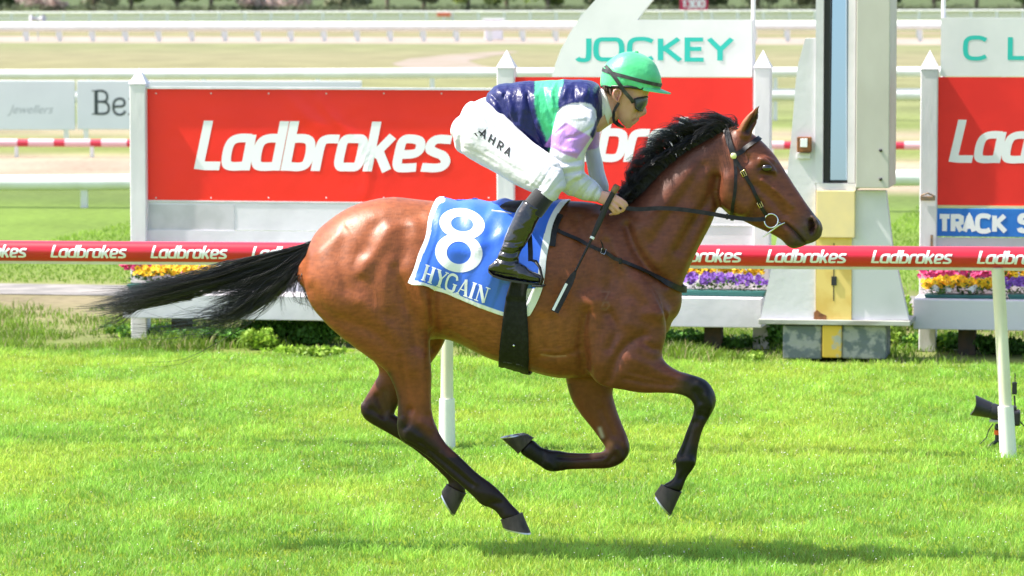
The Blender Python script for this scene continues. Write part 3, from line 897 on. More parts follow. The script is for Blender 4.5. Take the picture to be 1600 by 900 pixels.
for x in range(-696, 2280, 57):
    a, b = fr2.at(x, 226 - .0 * x, 0), fr2.at(x + 40, 226, 0)
    zc = fr2.at(0, 223).z + (fr2.at(1600, 228).z - fr2.at(0, 223).z) * (a.x - fr2.at(0, 223).x) / (fr2.at(1600, 228).x - fr2.at(0, 223).x)
    mb = MB(); mb.tube([(a.x, 0, zc), (b.x, 0, zc)], .062, 12)
    part('white_band', mb, mat('pale_pink_wrap', (.72, .45, .48), .5) if x == -696 else bpy.data.materials['pale_pink_wrap'], th2, smooth=60)
far_rail(80, [(116.5, 112, 15.5), (152, 147.5, 19)], 178.5, 187, 'two bar white rail behind the boards', 'white running rails', .09, off=126)
far_rail(196, [(42.5, 40, 12.5)], 51.7, 62, 'broad white rail along the far side of the infield field', 'white running rails', .22, off=18, deg=2)
far_rail(214, [(40, 37.5, 11)], 51.7, 57, 'second white rail close behind the broad white rail', 'white running rails', .16, off=66, deg=2)
th5, fr5 = far_rail(305, [(20.5, 16.5, 3.2), (26.5, 23, 2.2), (31, 28, 3)], 40.5, 34, 'thin three bar white fence in front of the trees', 'white running rails', .2, off=30, deg=2, name='paddock_fence')
# sponsor panels on the two bar rail at the left
PF = Frame(66 - DCAM, 4)
def panel(x0, y0, x1, y1, label, t=0.):
    th = thing('sponsor_panel', label, 'sign', PF, (PF.at((x0 + x1) / 2, y1, t).x, t, PF.at(x0, y1, t).z), 'pale sponsor panels on the far rail')
    mb = MB(); pxbox(mb, PF, x0, y0, x1, y1, t, t + .05, .01)
    part('board', mb, mat('panel_white', (.76, .79, .82), .5, .4, var=(.72, .75, .78), vscale=1) if 'panel_white' not in bpy.data.materials else bpy.data.materials['panel_white'], th)
    for xx in (x0 + 14, x1 - 14):
        q = PF.at(xx, y1, t); mb = MB(); mb.box((q.x - .04, t + .01, 0), (q.x + .04, t + .045, q.z + .02)); part('leg', mb, M_rail, th)
    return th
pa = panel(-90, 125.5, 117, 203, 'pale panel with faint grey script at the left edge')
pb = panel(120, 126, 565, 203, 'long pale panel with dark serif letters beginning Be, left of the red board')
def script(text, x0, y0, size, parent, m, shear=.35):
    c = bpy.data.curves.new('text', 'FONT'); c.body = text; c.shear = shear; c.size = 1
    o = bpy.data.objects.new('text', c); COL.objects.link(o)
    bpy.context.view_layer.update()
    me = bpy.data.meshes.new_from_object(o.evaluated_get(bpy.context.evaluated_depsgraph_get()))
    bpy.data.objects.remove(o)
    q = PF.at(x0, y0, -.002); k = size * 66 / FPX
    off = TI[parent][1]
    for v in me.vertices:
        x, y = v.co.x, v.co.y
        v.co = Vector((q.x + x * k, -.002, q.z + y * k)) - off
    return link_mesh('lettering', me, m, parent)
M_faint = mat('faint_grey_ink', (.42, .46, .48), .6)
script('Jewellers', 14, 177, 19, pa, M_faint, .4)
mb = lettering('Ber', Q_, .14, lambda u, v, k: ((lambda q: (q.x + u * 37.5 * 66 / FPX, -.002 - .0004 * k, q.z + v * 38 * 66 / FPX))(PF.at(143, 179, 0))))
part('lettering', mb, mat('dark_ink', (.04, .06, .06), .5), pb, recalc=False)
# far odds and ends
FF = Frame(290 - DCAM, 2)
th = thing('distance_marker', 'red distance marker board reading 1300 on thin legs at the top', 'sign', FF, (FF.at(1083, 34, 0).x, 0, 0))
mb = MB(); pxbox(mb, FF, 1062, -4, 1106, 15.5, 0, .15); part('board', mb, mat('marker_crimson', (.55, .02, .09), .5), th)
mb = MB(); pxbox(mb, FF, 1070, 15.6, 1073, 36, .05, .12); part('leg', mb, M_rail, th)
mb = MB(); pxbox(mb, FF, 1095, 15.6, 1098, 36, .05, .12); part('leg', mb, M_rail, th)
plain_text('1300', S_, 1066, 1103, 0, 11.5, -.02, .24, th, M_let, fr=FF, gap=.04)
F2 = Frame(200 - DCAM, 2)
th = thing('white_cabinet', 'white cabinet standing on the broad far rail left of the white fin', 'cabinet', F2, (F2.at(770, 62, -1).x, -1, 0))
mb = MB(); pxbox(mb, F2, 757, 32, 785, 62, -1, -.3, .03); part('body', mb, M_sign, th)
mb = MB(); pxbox(mb, F2, 754, 29.5, 788, 31.8, -1.1, -.2, .02); part('lid', mb, M_sign, th)
th = thing('orange_marker', 'small orange marker on the far white fence', 'marker', fr5, (fr5.at(693, 34, -.3).x, -.3, 0))
mb = MB(); pxbox(mb, fr5, 683, 20.5, 704, 25.5, -.3, -.2, .01); part('board', mb, mat('orange_marker', (.85, .16, .08), .5), th)
mb = MB(); pxbox(mb, fr5, 692, 25.6, 695, 33.5, -.28, -.22); part('leg', mb, M_rail, th)
th = thing('track_speaker', 'small pale horn speaker on a thin pole at the top left', 'speaker', F2, (F2.at(59, 64, -2).x, -2, 0))
q = F2.at(59, 30, -2)
mb = MB(); mb.tube([(q.x, -2, 0), (q.x, -2, q.z)], .03, 8); part('pole', mb, M_faint, th)
for sg in (-1, 1):
    mb = MB(); mb.tube([(q.x, -2, q.z), (q.x + sg * .12, -2.1, q.z + .02), (q.x + sg * .34, -2.2, q.z + .05)], [.05, .08, .2], 10); part('horn', mb, mat('speaker_grey', (.45, .45, .48), .5) if sg < 0 else bpy.data.materials['speaker_grey'], th, smooth=50)

# ================================================================== TREES AND HEDGE
def leaf_cloud(n, blobs, size, cols):
    """blobs: (centre, radii); returns V,F,C arrays of leaf clump faces"""
    k = rng.integers(0, len(blobs), n)
    cen = np.array([b[0] for b in blobs])[k]; rad = np.array([b[1] for b in blobs])[k]
    d = rng.normal(0, 1, (n, 3)); d /= np.linalg.norm(d, axis=1)[:, None]
    p = cen + d * rad * (rng.random((n, 1)) ** .35)
    a = rng.normal(0, 1, (n, 3)); a /= np.linalg.norm(a, axis=1)[:, None]
    b = np.cross(a, rng.normal(0, 1, (n, 3))); b /= np.linalg.norm(b, axis=1)[:, None]
    s = size * rng.uniform(.5, 1.3, (n, 1))
    V = np.stack([p - a * s, p + b * s * .6, p + a * s, p - b * s * .6], 1).reshape(-1, 3)
    F = np.arange(4 * n).reshape(-1, 4)
    tone = np.random.default_rng(int(abs(blobs[0][0][0]) * 97) % 9999).uniform(.7, 1.35, len(blobs))[k]
    C = np.array(cols)[rng.integers(0, len(cols), n)] * (tone * rng.uniform(.8, 1.2, n))[:, None]
    return V, F, np.repeat(C, 4, 0)
M_fol = mat('foliage', (.08, .12, .03), .6, .3, attr='Col', trans=.25)
M_bark = mat('bark', (.14, .11, .08), .9, .1, var=(.22, .18, .14), vscale=6)
TFm = Frame(440 - DCAM, 2)
KIND = {'dark': ('dark green bushy tree', [(.06, .09, .03), (.08, .12, .04)]), 'olive': ('grey olive loose crowned tree', [(.16, .17, .10), (.22, .23, .13)]),
        'bright': ('bright yellow green tree', [(.20, .28, .05), (.28, .34, .08)]), 'blossom': ('pale pink blossoming tree', [(.62, .48, .46), (.50, .42, .36)]), 'mid': ('mid green spreading tree', [(.11, .16, .05), (.15, .20, .06)])}
seq = ['mid', 'bright', 'olive', 'dark', 'blossom', 'olive', 'mid', 'dark', 'bright', 'blossom', 'blossom', 'olive', 'dark', 'olive', 'bright', 'mid', 'bright', 'dark', 'olive', 'mid', 'dark', 'olive', 'olive', 'mid', 'dark', 'olive', 'dark', 'mid', 'bright', 'dark', 'olive']
cnt = {}
for i, kd in enumerate(seq):
    x = -190 + i * 66 + rnd.uniform(-12, 12)
    t_ = rnd.uniform(2, 14)
    q = TFm.at(x, 10, t_)
    cnt[kd] = cnt.get(kd, 0) + 1
    hgt = rnd.uniform(6.5, 10) if kd != 'blossom' else rnd.uniform(3.5, 5)
    th = thing('tree', f'{KIND[kd][0]} far off, ' + (f'{ORD[cnt[kd]-1]} of its kind from left'), 'tree', TFm, (q.x, t_, 0), 'trees along the far side of the course')
    lean = rnd.uniform(-.4, .4)
    mb = MB(); mb.tube([(q.x, t_, 0), (q.x + lean * .3, t_, hgt * .25), (q.x + lean, t_, hgt * .7)], [.26, .2, .06], 8)
    for k in range(4):
        a = rnd.uniform(0, 6.28)
        mb.tube([(q.x + lean * .3, t_, hgt * (.2 + .08 * k)), (q.x + lean * .3 + math.cos(a) * 1.6, t_ + math.sin(a) * 1.6, hgt * (.45 + .08 * k))], [.1, .03], 6)
    part('trunk', mb, M_bark, th, smooth=60)
    blobs = []
    for k in range(13):
        a = rnd.uniform(0, 6.28); r0 = rnd.uniform(.2, 2.5)
        rb = rnd.uniform(.7, 1.5)
        blobs.append(((q.x + math.cos(a) * r0, t_ + math.sin(a) * r0, rnd.uniform(.12, .95) * hgt), (rb, rb, rb * .7)))
    V, F, C = leaf_cloud(1700, blobs, .26, KIND[kd][1])
    np_mesh('crown', V - np.array(TI[th][1]), F, M_fol, C, th)
blobs = [((TFm.at(x, 15, 0).x, rnd.uniform(-.2, .2), rnd.uniform(.25, .5)), (.9, .5, .35)) for x in range(-250, 1850, 9)]
V, F, C = leaf_cloud(16000, blobs, .12, [(.11, .13, .075), (.14, .16, .09), (.09, .11, .06)])
o = np_mesh('hedge', V, F, M_fol, C); o.location = TFm.O; o.rotation_euler.z = TFm.rz; TI[o] = (TFm, Vector((0, 0, 0)))
setp(o, 'low clipped grey green hedge along the foot of the far trees', 'hedge')

# weeds along the foot of the boards
def weed(x, y, h, wd, col, n, label):
    q = BF.ground(x, y)
    V, F, C = leaf_cloud(n, [((rnd.uniform(-wd, wd) * .6, rnd.uniform(-.08, .08), rnd.uniform(.2, .8) * h), (wd * .4, .1, h * .3)) for _ in range(9)], .022, col)
    o = np_mesh('weed_clump', V, F, M_fol, C); o.location = BF.world((q.x, q.y, 0)); o.rotation_euler.z = BF.rz
    setp(o, label, 'weeds', 'weed clumps under the boards')
g1, g2 = [(.06, .16, .02), (.09, .22, .03)], [(.20, .34, .03), (.28, .42, .05)]
weed(470, 538, .20, .5, g1, 2600, 'wide dark green weed clump under the tail of the horse')
weed(540, 540, .18, .45, g1, 2300, 'dark green weed clump left of the thigh of the horse')
weed(405, 545, .14, .14, g2, 700, 'bright yellow green weed tuft under the tail')
weed(480, 556, .07, .35, g2, 700, 'low bright weeds at the turf edge left of the horse')
weed(1208, 545, .22, .09, g1, 600, 'tall dark weed at the left side of the tower base')
weed(1396, 545, .24, .10, g2, 700, 'bright weed at the right side of the tower base')
weed(1180, 566, .07, .06, g2, 250, 'tiny bright weed tuft left of the grey tower blocks')
weed(1410, 515, .25, .08, g2, 500, 'bright weed in the gap between the tower and the right planter')
weed(1540, 552, .12, .5, g1, 1800, 'dark weeds under the right planter box')
weed(1120, 545, .10, .5, g1, 1500, 'low dark weeds under the middle planter box')

for i_, (x_, y_, w__, lb) in enumerate([(250, 528, .5, 'low rough weeds at the left foot of the left planter box'), (330, 540, .4, 'low rough weeds under the tip of the tail'), (900, 540, .5, 'dark weeds under the belly of the horse'), (1040, 540, .3, 'dark weeds behind the bent foreleg of the horse'), (1470, 548, .35, 'rough weeds at the left foot of the right planter box')]):
    weed(x_, y_, .13, w__, g1 if i_ % 2 else g1 + g2[:1], 1500, lb)

# ================================================================== REMOTE CAMERA on a mini tripod by the right rail post
CF = Frame(RF.O.y + .0, 8)
tb_ = .22
q = CF.ground(1566, 700); base_t = q.y
C0 = lambda x, y, t=0.: CF.at(x, y, base_t + t)
th = thing('remote_camera', 'black remote camera with a hooded lens on a mini tripod behind the right rail post', 'camera', CF, (q.x, base_t, 0))
sc_ = 1 / 275.
a, b = C0(1566, 646), C0(1522, 634)
mb = MB()
mb.tube([C0(1572, 648), C0(1553, 643), C0(1547, 641)], [.044, .046, .044], 20); part('lens', mb, M_black, th, smooth=40)
mb = MB()
ax = (C0(1520, 633) - C0(1547, 641)); 
prof = [(0, .046), (.35, .050), (.8, .057), (1.0, .060)]
vs, fs = [], []
d = ax.normalized(); e1 = Vector((0, 1, 0)); e2 = d.cross(e1).normalized()
n_ = 28
for j, (k, r0) in enumerate(prof + [(1.0, .052), (.1, .036)]):
    for i in range(n_):
        an = 2 * math.pi * i / n_
        cut = (1 - .16 * (math.cos(2 * an) * .5 + .5)) if 2 <= j <= 4 and k >= 1 else 1
        vs.append(C0(1547, 641) + ax * k * cut + (e1 * math.cos(an) + e2 * math.sin(an)) * r0)
for j in range(len(prof) + 1):
    for i in range(n_):
        i2 = (i + 1) % n_
        fs.append((j * n_ + i, j * n_ + i2, (j + 1) * n_ + i2, (j + 1) * n_ + i))
mb.add(vs, fs); part('lens_hood', mb, M_black, th, smooth=40)
c = C0(1586, 652)
mb = MB(); mb.box(c + Vector((-.05, -.06, -.045)), c + Vector((.03, .07, .04)), .012); mb.box(c + Vector((-.045, -.03, .035)), c + Vector((.01, .03, .065)), .01)
part('camera_body', mb, M_black, th)
c = C0(1554, 658); mb = MB(); mb.box(c + Vector((-.03, -.02, -.006)), c + Vector((.06, .02, .008)), .003); part('lens_foot', mb, mat('grey_metal', (.5, .5, .52), .4, .5, .7), th)
mb = MB(); mb.tube([C0(1559, 662), C0(1558, 690)], .014, 10); mb.ball(C0(1559, 668), .02, 7); part('ball_head', mb, M_black, th, smooth=50)
mb = MB(); mb.tube([C0(1559, 672), C0(1559, 679)], .021, 12); part('orange_ring', mb, mat('orange_plastic', (.75, .12, .02), .4), th, smooth=50)
for ex, et in ((1545, -.03), (1594, -.05), (1570, .2)):
    mb = MB(); e = C0(ex, 700, et); e.z = .01; mb.tube([C0(1559, 688), e], [.012, .009], 8); mb.ball(e, .012, 6); part('leg', mb, M_black, th, smooth=50)
mb = MB(); mb.tube([C0(1552, 662), C0(1545, 672), C0(1541, 684), C0(1531, 694)], .003, 6); mb.tube([C0(1590, 655), C0(1597, 662), C0(1602, 668), C0(1608, 690)], .004, 6); part('cable', mb, M_black, th, smooth=50)
mb = MB(); mb.box(C0(1581, 617) + Vector((0, .02, 0)), C0(1589, 598) + Vector((0, .045, 0)), .004); mb.tube([C0(1586, 598, .03), C0(1586, 583, .03)], .004, 6); mb.tube([C0(1585, 618, .03), C0(1586, 636, .03)], .006, 6)
part('radio_trigger', mb, M_black, th)
# ================================================================== SOFT BODIES: lofts -> one skin
def catmull(rows, sub):
    A_ = np.array(rows, float); n = len(A_); out = []
    for i in range(n - 1):
        p0, p1, p2, p3 = A_[max(i - 1, 0)], A_[i], A_[i + 1], A_[min(i + 2, n - 1)]
        for k in range(sub):
            t = k / sub
            out.append(.5 * ((2 * p1) + (-p0 + p2) * t + (2 * p0 - 5 * p1 + 4 * p2 - p3) * t * t + (-p0 + 3 * p1 - 3 * p2 + p3) * t ** 3))
    out.append(A_[-1])
    return out
def loft(mb, fr, rows, yc=0., sub=4, n=22, ex=2.2, egg=0., caps=.6):
    """rows: (x0,y0, x1,y1, half width[, lateral centre]) pairs of spots on the profile; egg widens the first edge"""
    rr_ = [list(r) + [yc] * (6 - len(r)) for r in rows]
    pts = catmull(rr_, sub)
    vs, fs = [], []
    m = len(pts)
    def ring(p, k=1., shift=0.):
        a = fr.at(p[0], p[1], p[5]); b = fr.at(p[2], p[3], p[5])
        c = (a + b) / 2; h = (b - a) / 2
        perp = Vector((h.z, 0, -h.x)).normalized() if h.length > 1e-6 else Vector((1, 0, 0))
        c = c + perp * shift
        out = []
        for i in range(n):
            t = 2 * math.pi * i / n
            co, si = math.cos(t), math.sin(t)
            co2 = math.copysign(abs(co) ** (2 / ex), co); si2 = math.copysign(abs(si) ** (2 / ex), si)
            wf = 1 - egg * co
            out.append(c + h * co2 * k + Vector((0, 1, 0)) * si2 * p[4] * k * wf)
        return c, h, out
    dirs = []
    c0, h0, _ = ring(pts[0]); c1, _, _ = ring(pts[1])
    ce, he, _ = ring(pts[-1]); cp, _, _ = ring(pts[-2])
    def caprings(p, outward, c):
        r_ = min(ring(p)[1].length, p[4]) * caps
        res = []
        for a in (25, 50, 72):
            k = math.cos(R(a)); _, _, o = ring(p, k)
            res.append([q + outward * r_ * math.sin(R(a)) for q in o])
        return res, c + outward * r_
    rings = []
    so_, tip0 = caprings(pts[0], (c0 - c1).normalized(), c0)
    rings += so_[::-1]
    rings += [ring(p)[2] for p in pts]
    eo, tip1 = caprings(pts[-1], (ce - cp).normalized(), ce)
    rings += eo
    for r_ in rings: vs += r_
    M = len(rings)
    for i in range(M - 1):
        for k in range(n):
            k2 = (k + 1) % n
            fs.append((i * n + k, i * n + k2, (i + 1) * n + k2, (i + 1) * n + k))
    vs += [tip0, tip1]
    a, b = M * n, M * n + 1
    for k in range(n):
        k2 = (k + 1) % n
        fs.append((k2, k, a)); fs.append(((M - 1) * n + k, (M - 1) * n + k2, b))
    mb.add(vs, fs)
    return mb
def skin(mb_or_me, voxel, smooth_it=6, lam=.5):
    """union of the lofts as one continuous surface; returns V, F arrays"""
    me = mb_or_me.mesh() if isinstance(mb_or_me, MB) else mb_or_me
    o = bpy.data.objects.new('tmp', me); COL.objects.link(o)
    md = o.modifiers.new('r', 'REMESH'); md.mode = 'VOXEL'; md.voxel_size = voxel; md.adaptivity = 0
    bpy.context.view_layer.update()
    ev = o.evaluated_get(bpy.context.evaluated_depsgraph_get())
    m2 = ev.to_mesh()
    V = np.empty(len(m2.vertices) * 3, np.float32); m2.vertices.foreach_get('co', V); V = V.reshape(-1, 3).astype(float)
    F = np.empty(len(m2.polygons) * 4, np.int32)
    lt = np.empty(len(m2.polygons), np.int32); m2.polygons.foreach_get('loop_total', lt)
    assert (lt == 4).all()
    m2.loops.foreach_get('vertex_index', F); F = F.reshape(-1, 4)
    ev.to_mesh_clear(); bpy.data.objects.remove(o)
    V = lap(V, F, smooth_it, lam)
    return V, F
def lap(V, F, it, lam=.5, mask=None):
    n = len(V)
    e0 = F.ravel(); e1 = np.roll(F, -1, 1).ravel()
    deg = np.bincount(e0, minlength=n) + np.bincount(e1, minlength=n)
    deg = np.maximum(deg, 1)[:, None]
    for _ in range(it):
        S = np.zeros_like(V)
        for c in range(3):
            S[:, c] = np.bincount(e0, V[e1, c], n) + np.bincount(e1, V[e0, c], n)
        D = (S / deg - V) * lam
        if mask is not None: D *= mask[:, None]
        V = V + D
    return V
def normals(V, F):
    a = V[F[:, 2]] - V[F[:, 0]]; b = V[F[:, 3]] - V[F[:, 1]]
    fn = np.cross(a, b)
    N = np.zeros_like(V)
    for k in range(4):
        for c in range(3):
            N[:, c] += np.bincount(F[:, k], fn[:, c], len(V))
    return N / (np.linalg.norm(N, axis=1)[:, None] + 1e-12)
def to_px(V, fr):
    """where each frame point lies in the side view; used as drawing coordinates for muscles and markings"""
    W = np.array(fr.O)[None] + V[:, :1] * np.array(fr.u)[None] + V[:, 1:2] * np.array(fr.n)[None]
    W[:, 2] += V[:, 2]
    D = W - np.array(CAMP)[None]
    z = D @ np.array(FWD)
    return np.stack([800 + FPX * D[:, 0] / z, 450 - FPX * (D @ np.array(UP)) / z], 1)
def seg_dist(P, poly):
    poly = np.array(poly, float); best = np.full(len(P), 1e9)
    for a, b in zip(poly[:-1], poly[1:]):
        ab = b - a; t = np.clip(((P - a) @ ab) / max(ab @ ab, 1e-9), 0, 1)
        best = np.minimum(best, np.linalg.norm(P - (a + t[:, None] * ab), axis=1))
    if len(poly) == 1:
        best = np.linalg.norm(P - poly[0], axis=1)
    return best
def smoothpoly(poly, it=2):
    return [tuple(q) for q in chaikin(poly, it)] if len(poly) > 2 else poly
KS = 2.6
def sculpt(V, F, fr, strokes, gate=None):
    """strokes: (polyline, radius px, depth mm [, 'edge']) pushed along the normals on the near (and mirrored far) side"""
    for st in strokes:
        poly, rad, dep = st[:3]; dep = dep * (KS if abs(dep) > 2 else 1)
        N = normals(V, F)
        P = to_px(V, fr)
        d = seg_dist(P, smoothpoly(poly))
        wgt = np.exp(-(d / rad) ** 2) * np.clip(np.abs(N[:, 1]) * 1.6 - .15, 0, 1)
        if len(st) > 3 and st[3] is not None:
            wgt = wgt * st[3](V)
        V = V + N * (wgt * dep * .001)[:, None]
    return V
def ramp(x, a, b):
    t = np.clip((x - a) / (b - a), 0, 1)
    return (t * t * (3 - 2 * t))[:, None]
def fbm(P, s, seed=0, o=3):
    out = 0
    for k in range(o):
        out = out + (vnoise(P[:, 0] + 1000, P[:, 1] + 1000, s / 2 ** k, seed + k) - .5) / 2 ** k
    return out

# ================================================================== THE HORSE
hb = MB()
# trunk, rump to breast
loft(hb, HF, [(478, 450, 480, 400, .09), (492, 482, 492, 366, .17), (515, 506, 518, 341, .215), (552, 528, 556, 319, .25), (600, 540, 604, 308, .268), (650, 536, 652, 311, .265),
              (700, 530, 700, 316, .265), (760, 557, 760, 318, .272), (820, 577, 820, 318, .262), (870, 590, 872, 314, .245), (915, 590, 920, 316, .222), (958, 583, 962, 330, .20),
              (998, 560, 1003, 362, .17), (1030, 538, 1035, 400, .125), (1050, 500, 1054, 440, .07)], sub=4, n=36, ex=2.25, egg=.06)
# neck
loft(hb, HF, [(1045, 520, 900, 330, .16), (1058, 478, 932, 322, .155), (1067, 445, 962, 320, .14), (1080, 414, 988, 312, .12), (1098, 376, 1014, 288, .10), (1113, 347, 1040, 261, .088),
              (1124, 318, 1066, 239, .08), (1134, 292, 1094, 222, .072), (1146, 268, 1120, 208, .062), (1160, 244, 1140, 198, .05)], sub=4, n=28, ex=2.1)
# head
loft(hb, HF, [(1127, 238, 1148, 198, .045), (1118, 262, 1160, 202, .068), (1117, 292, 1173, 207, .082), (1123, 318, 1184, 215, .089), (1138, 336, 1196, 226, .092), (1160, 345, 1208, 239, .082),
              (1180, 355, 1220, 256, .068), (1197, 362, 1232, 275, .059), (1211, 369, 1245, 295, .055), (1222, 376, 1259, 316, .052), (1230, 385, 1272, 334, .052), (1240, 389, 1282, 345, .047), (1252, 386, 1286, 355, .036), (1262, 381, 1285, 365, .022)],
     sub=4, n=28, ex=2.3)
for sg in (-1, 1):     # jowl discs, eye sockets, nostril wings, withers
    loft(hb, HF, [(1118, 300, 1150, 250, .03, .062 * sg), (1130, 326, 1178, 262, .036, .062 * sg), (1156, 338, 1200, 285, .028, .058 * sg)], sub=4, n=18)
    loft(hb, HF, [(1188, 260, 1188, 246, .014, .076 * sg), (1200, 267, 1200, 249, .020, .075 * sg), (1212, 275, 1211, 263, .012, .064 * sg)], sub=3, n=14)
    loft(hb, HF, [(1262, 348, 1272, 336, .018, .036 * sg), (1267, 362, 1282, 350, .018, .034 * sg)], sub=3, n=12)
    loft(hb, HF, [(1205, 300, 1216, 284, .014, .058 * sg), (1228, 326, 1240, 312, .010, .046 * sg)], sub=3, n=12)
    # ears: thick leaf shapes (hollowed below)
    loft(hb, HF, [(1151, 212, 1172, 214, .026, .040 * sg), (1155, 197, 1178, 202, .026, .042 * sg), (1163, 184, 1184, 190, .021, .046 * sg), (1175, 172, 1187, 177, .013, .049 * sg), (1186, 163, 1189, 166, .005, .051 * sg)], sub=4, n=14)
# --- near hind
YH = -.155
loft(hb, HF, [(482, 408, 560, 350, .05, -.16), (476, 440, 640, 385, .115, -.158), (484, 474, 660, 425, .128, -.16), (512, 508, 669, 478, .128, YH), (546, 537, 671, 520, .112, YH), (575, 558, 673, 556, .09, YH),
              (601, 578, 675, 584, .068, YH), (615, 602, 674, 612, .053, YH), (621, 625, 674, 634, .044, YH), (621, 645, 677, 652, .040, YH), (620, 668, 683, 668, .040, YH), (626, 687, 690, 682, .039, YH),
              (645, 699, 698, 694, .036, YH), (671, 716, 708, 703, .029, YH), (700, 741, 727, 721, .027, YH), (722, 760, 746, 739, .028, YH), (740, 777, 770, 757, .033, YH), (752, 789, 782, 768, .033, YH),
              (764, 793, 790, 776, .026, YH), (775, 800, 799, 787, .026, YH), (783, 811, 814, 802, .034, YH)], sub=4, n=24)
# --- far hind
YF = .15
loft(hb, HF, [(540, 500, 690, 470, .12, YF), (548, 530, 698, 520, .11, YF), (572, 552, 690, 545, .092, YF), (592, 578, 668, 576, .066, YF), (583, 600, 642, 606, .05, YF), (571, 620, 624, 630, .042, YF),
              (563, 638, 616, 648, .040, YF), (570, 655, 618, 650, .038, YF), (590, 668, 625, 652, .033, YF), (618, 684, 643, 664, .028, YF), (650, 705, 674, 684, .027, YF), (676, 727, 700, 706, .029, YF),
              (690, 741, 718, 722, .032, YF), (697, 748, 727, 740, .030, YF), (701, 754, 727, 755, .028, YF), (699, 757, 728, 770, .032, YF)], sub=4, n=22)
# --- near fore
YN = -.135
loft(hb, HF, [(905, 500, 1010, 420, .07, -.13), (912, 560, 1035, 480, .09, -.13), (925, 590, 1042, 520, .095, -.13), (944, 604, 1035, 548, .088, -.132), (972, 609, 1036, 560, .070, YN), (1003, 614, 1046, 571, .056, YN),
              (1035, 614, 1062, 580, .047, YN), (1060, 616, 1083, 586, .044, YN), (1077, 623, 1103, 594, .044, YN), (1084, 634, 1116, 611, .045, YN), (1083, 646, 1119, 630, .042, YN), (1079, 657, 1111, 648, .036, YN),
              (1073, 672, 1100, 668, .029, YN), (1066, 692, 1093, 690, .026, YN), (1058, 708, 1090, 707, .030, YN), (1055, 722, 1088, 723, .033, YN), (1056, 735, 1083, 734, .029, YN), (1051, 748, 1073, 747, .028, YN), (1036, 757, 1066, 767, .033, YN)], sub=4, n=24)
# --- far fore
YG = .13
loft(hb, HF, [(878, 560, 985, 545, .085, YG), (884, 592, 975, 585, .085, YG), (892, 622, 958, 608, .070, YG), (907, 647, 962, 634, .056, YG), (926, 671, 972, 662, .046, YG), (939, 689, 981, 684, .042, YG),
              (946, 700, 984, 705, .042, YG), (940, 706, 971, 724, .040, YG), (930, 707, 950, 732, .033, YG), (910, 708, 918, 733, .028, YG), (886, 706, 890, 734, .027, YG), (868, 703, 871, 737, .032, YG),
              (855, 702, 855, 736, .031, YG), (844, 697, 840, 726, .028, YG), (834, 687, 814, 710, .033, YG)], sub=4, n=22)
HV, HFc = skin(hb, .0068, 7)
if True:
    P = to_px(HV, HF)
    # soften joins of limbs into the body
    msk = np.exp(-(seg_dist(P, [(640, 400), (600, 500)]) / 60) ** 2) + np.exp(-(seg_dist(P, [(960, 420), (930, 520)]) / 55) ** 2) + np.exp(-(seg_dist(P, [(1000, 330), (1060, 470)]) / 40) ** 2)
    msk += np.exp(-(seg_dist(P, [(700, 540), (660, 560)]) / 25) ** 2) * .6 + np.exp(-(seg_dist(P, [(490, 400), (540, 340)]) / 45) ** 2) + .8 * np.exp(-(seg_dist(P, [(1130, 250), (1125, 330)]) / 16) ** 2)
    HV = lap(HV, HFc, 45, .5, np.clip(msk, 0, 1))
near = lambda V: (V[:, 1] < .02) * 1.
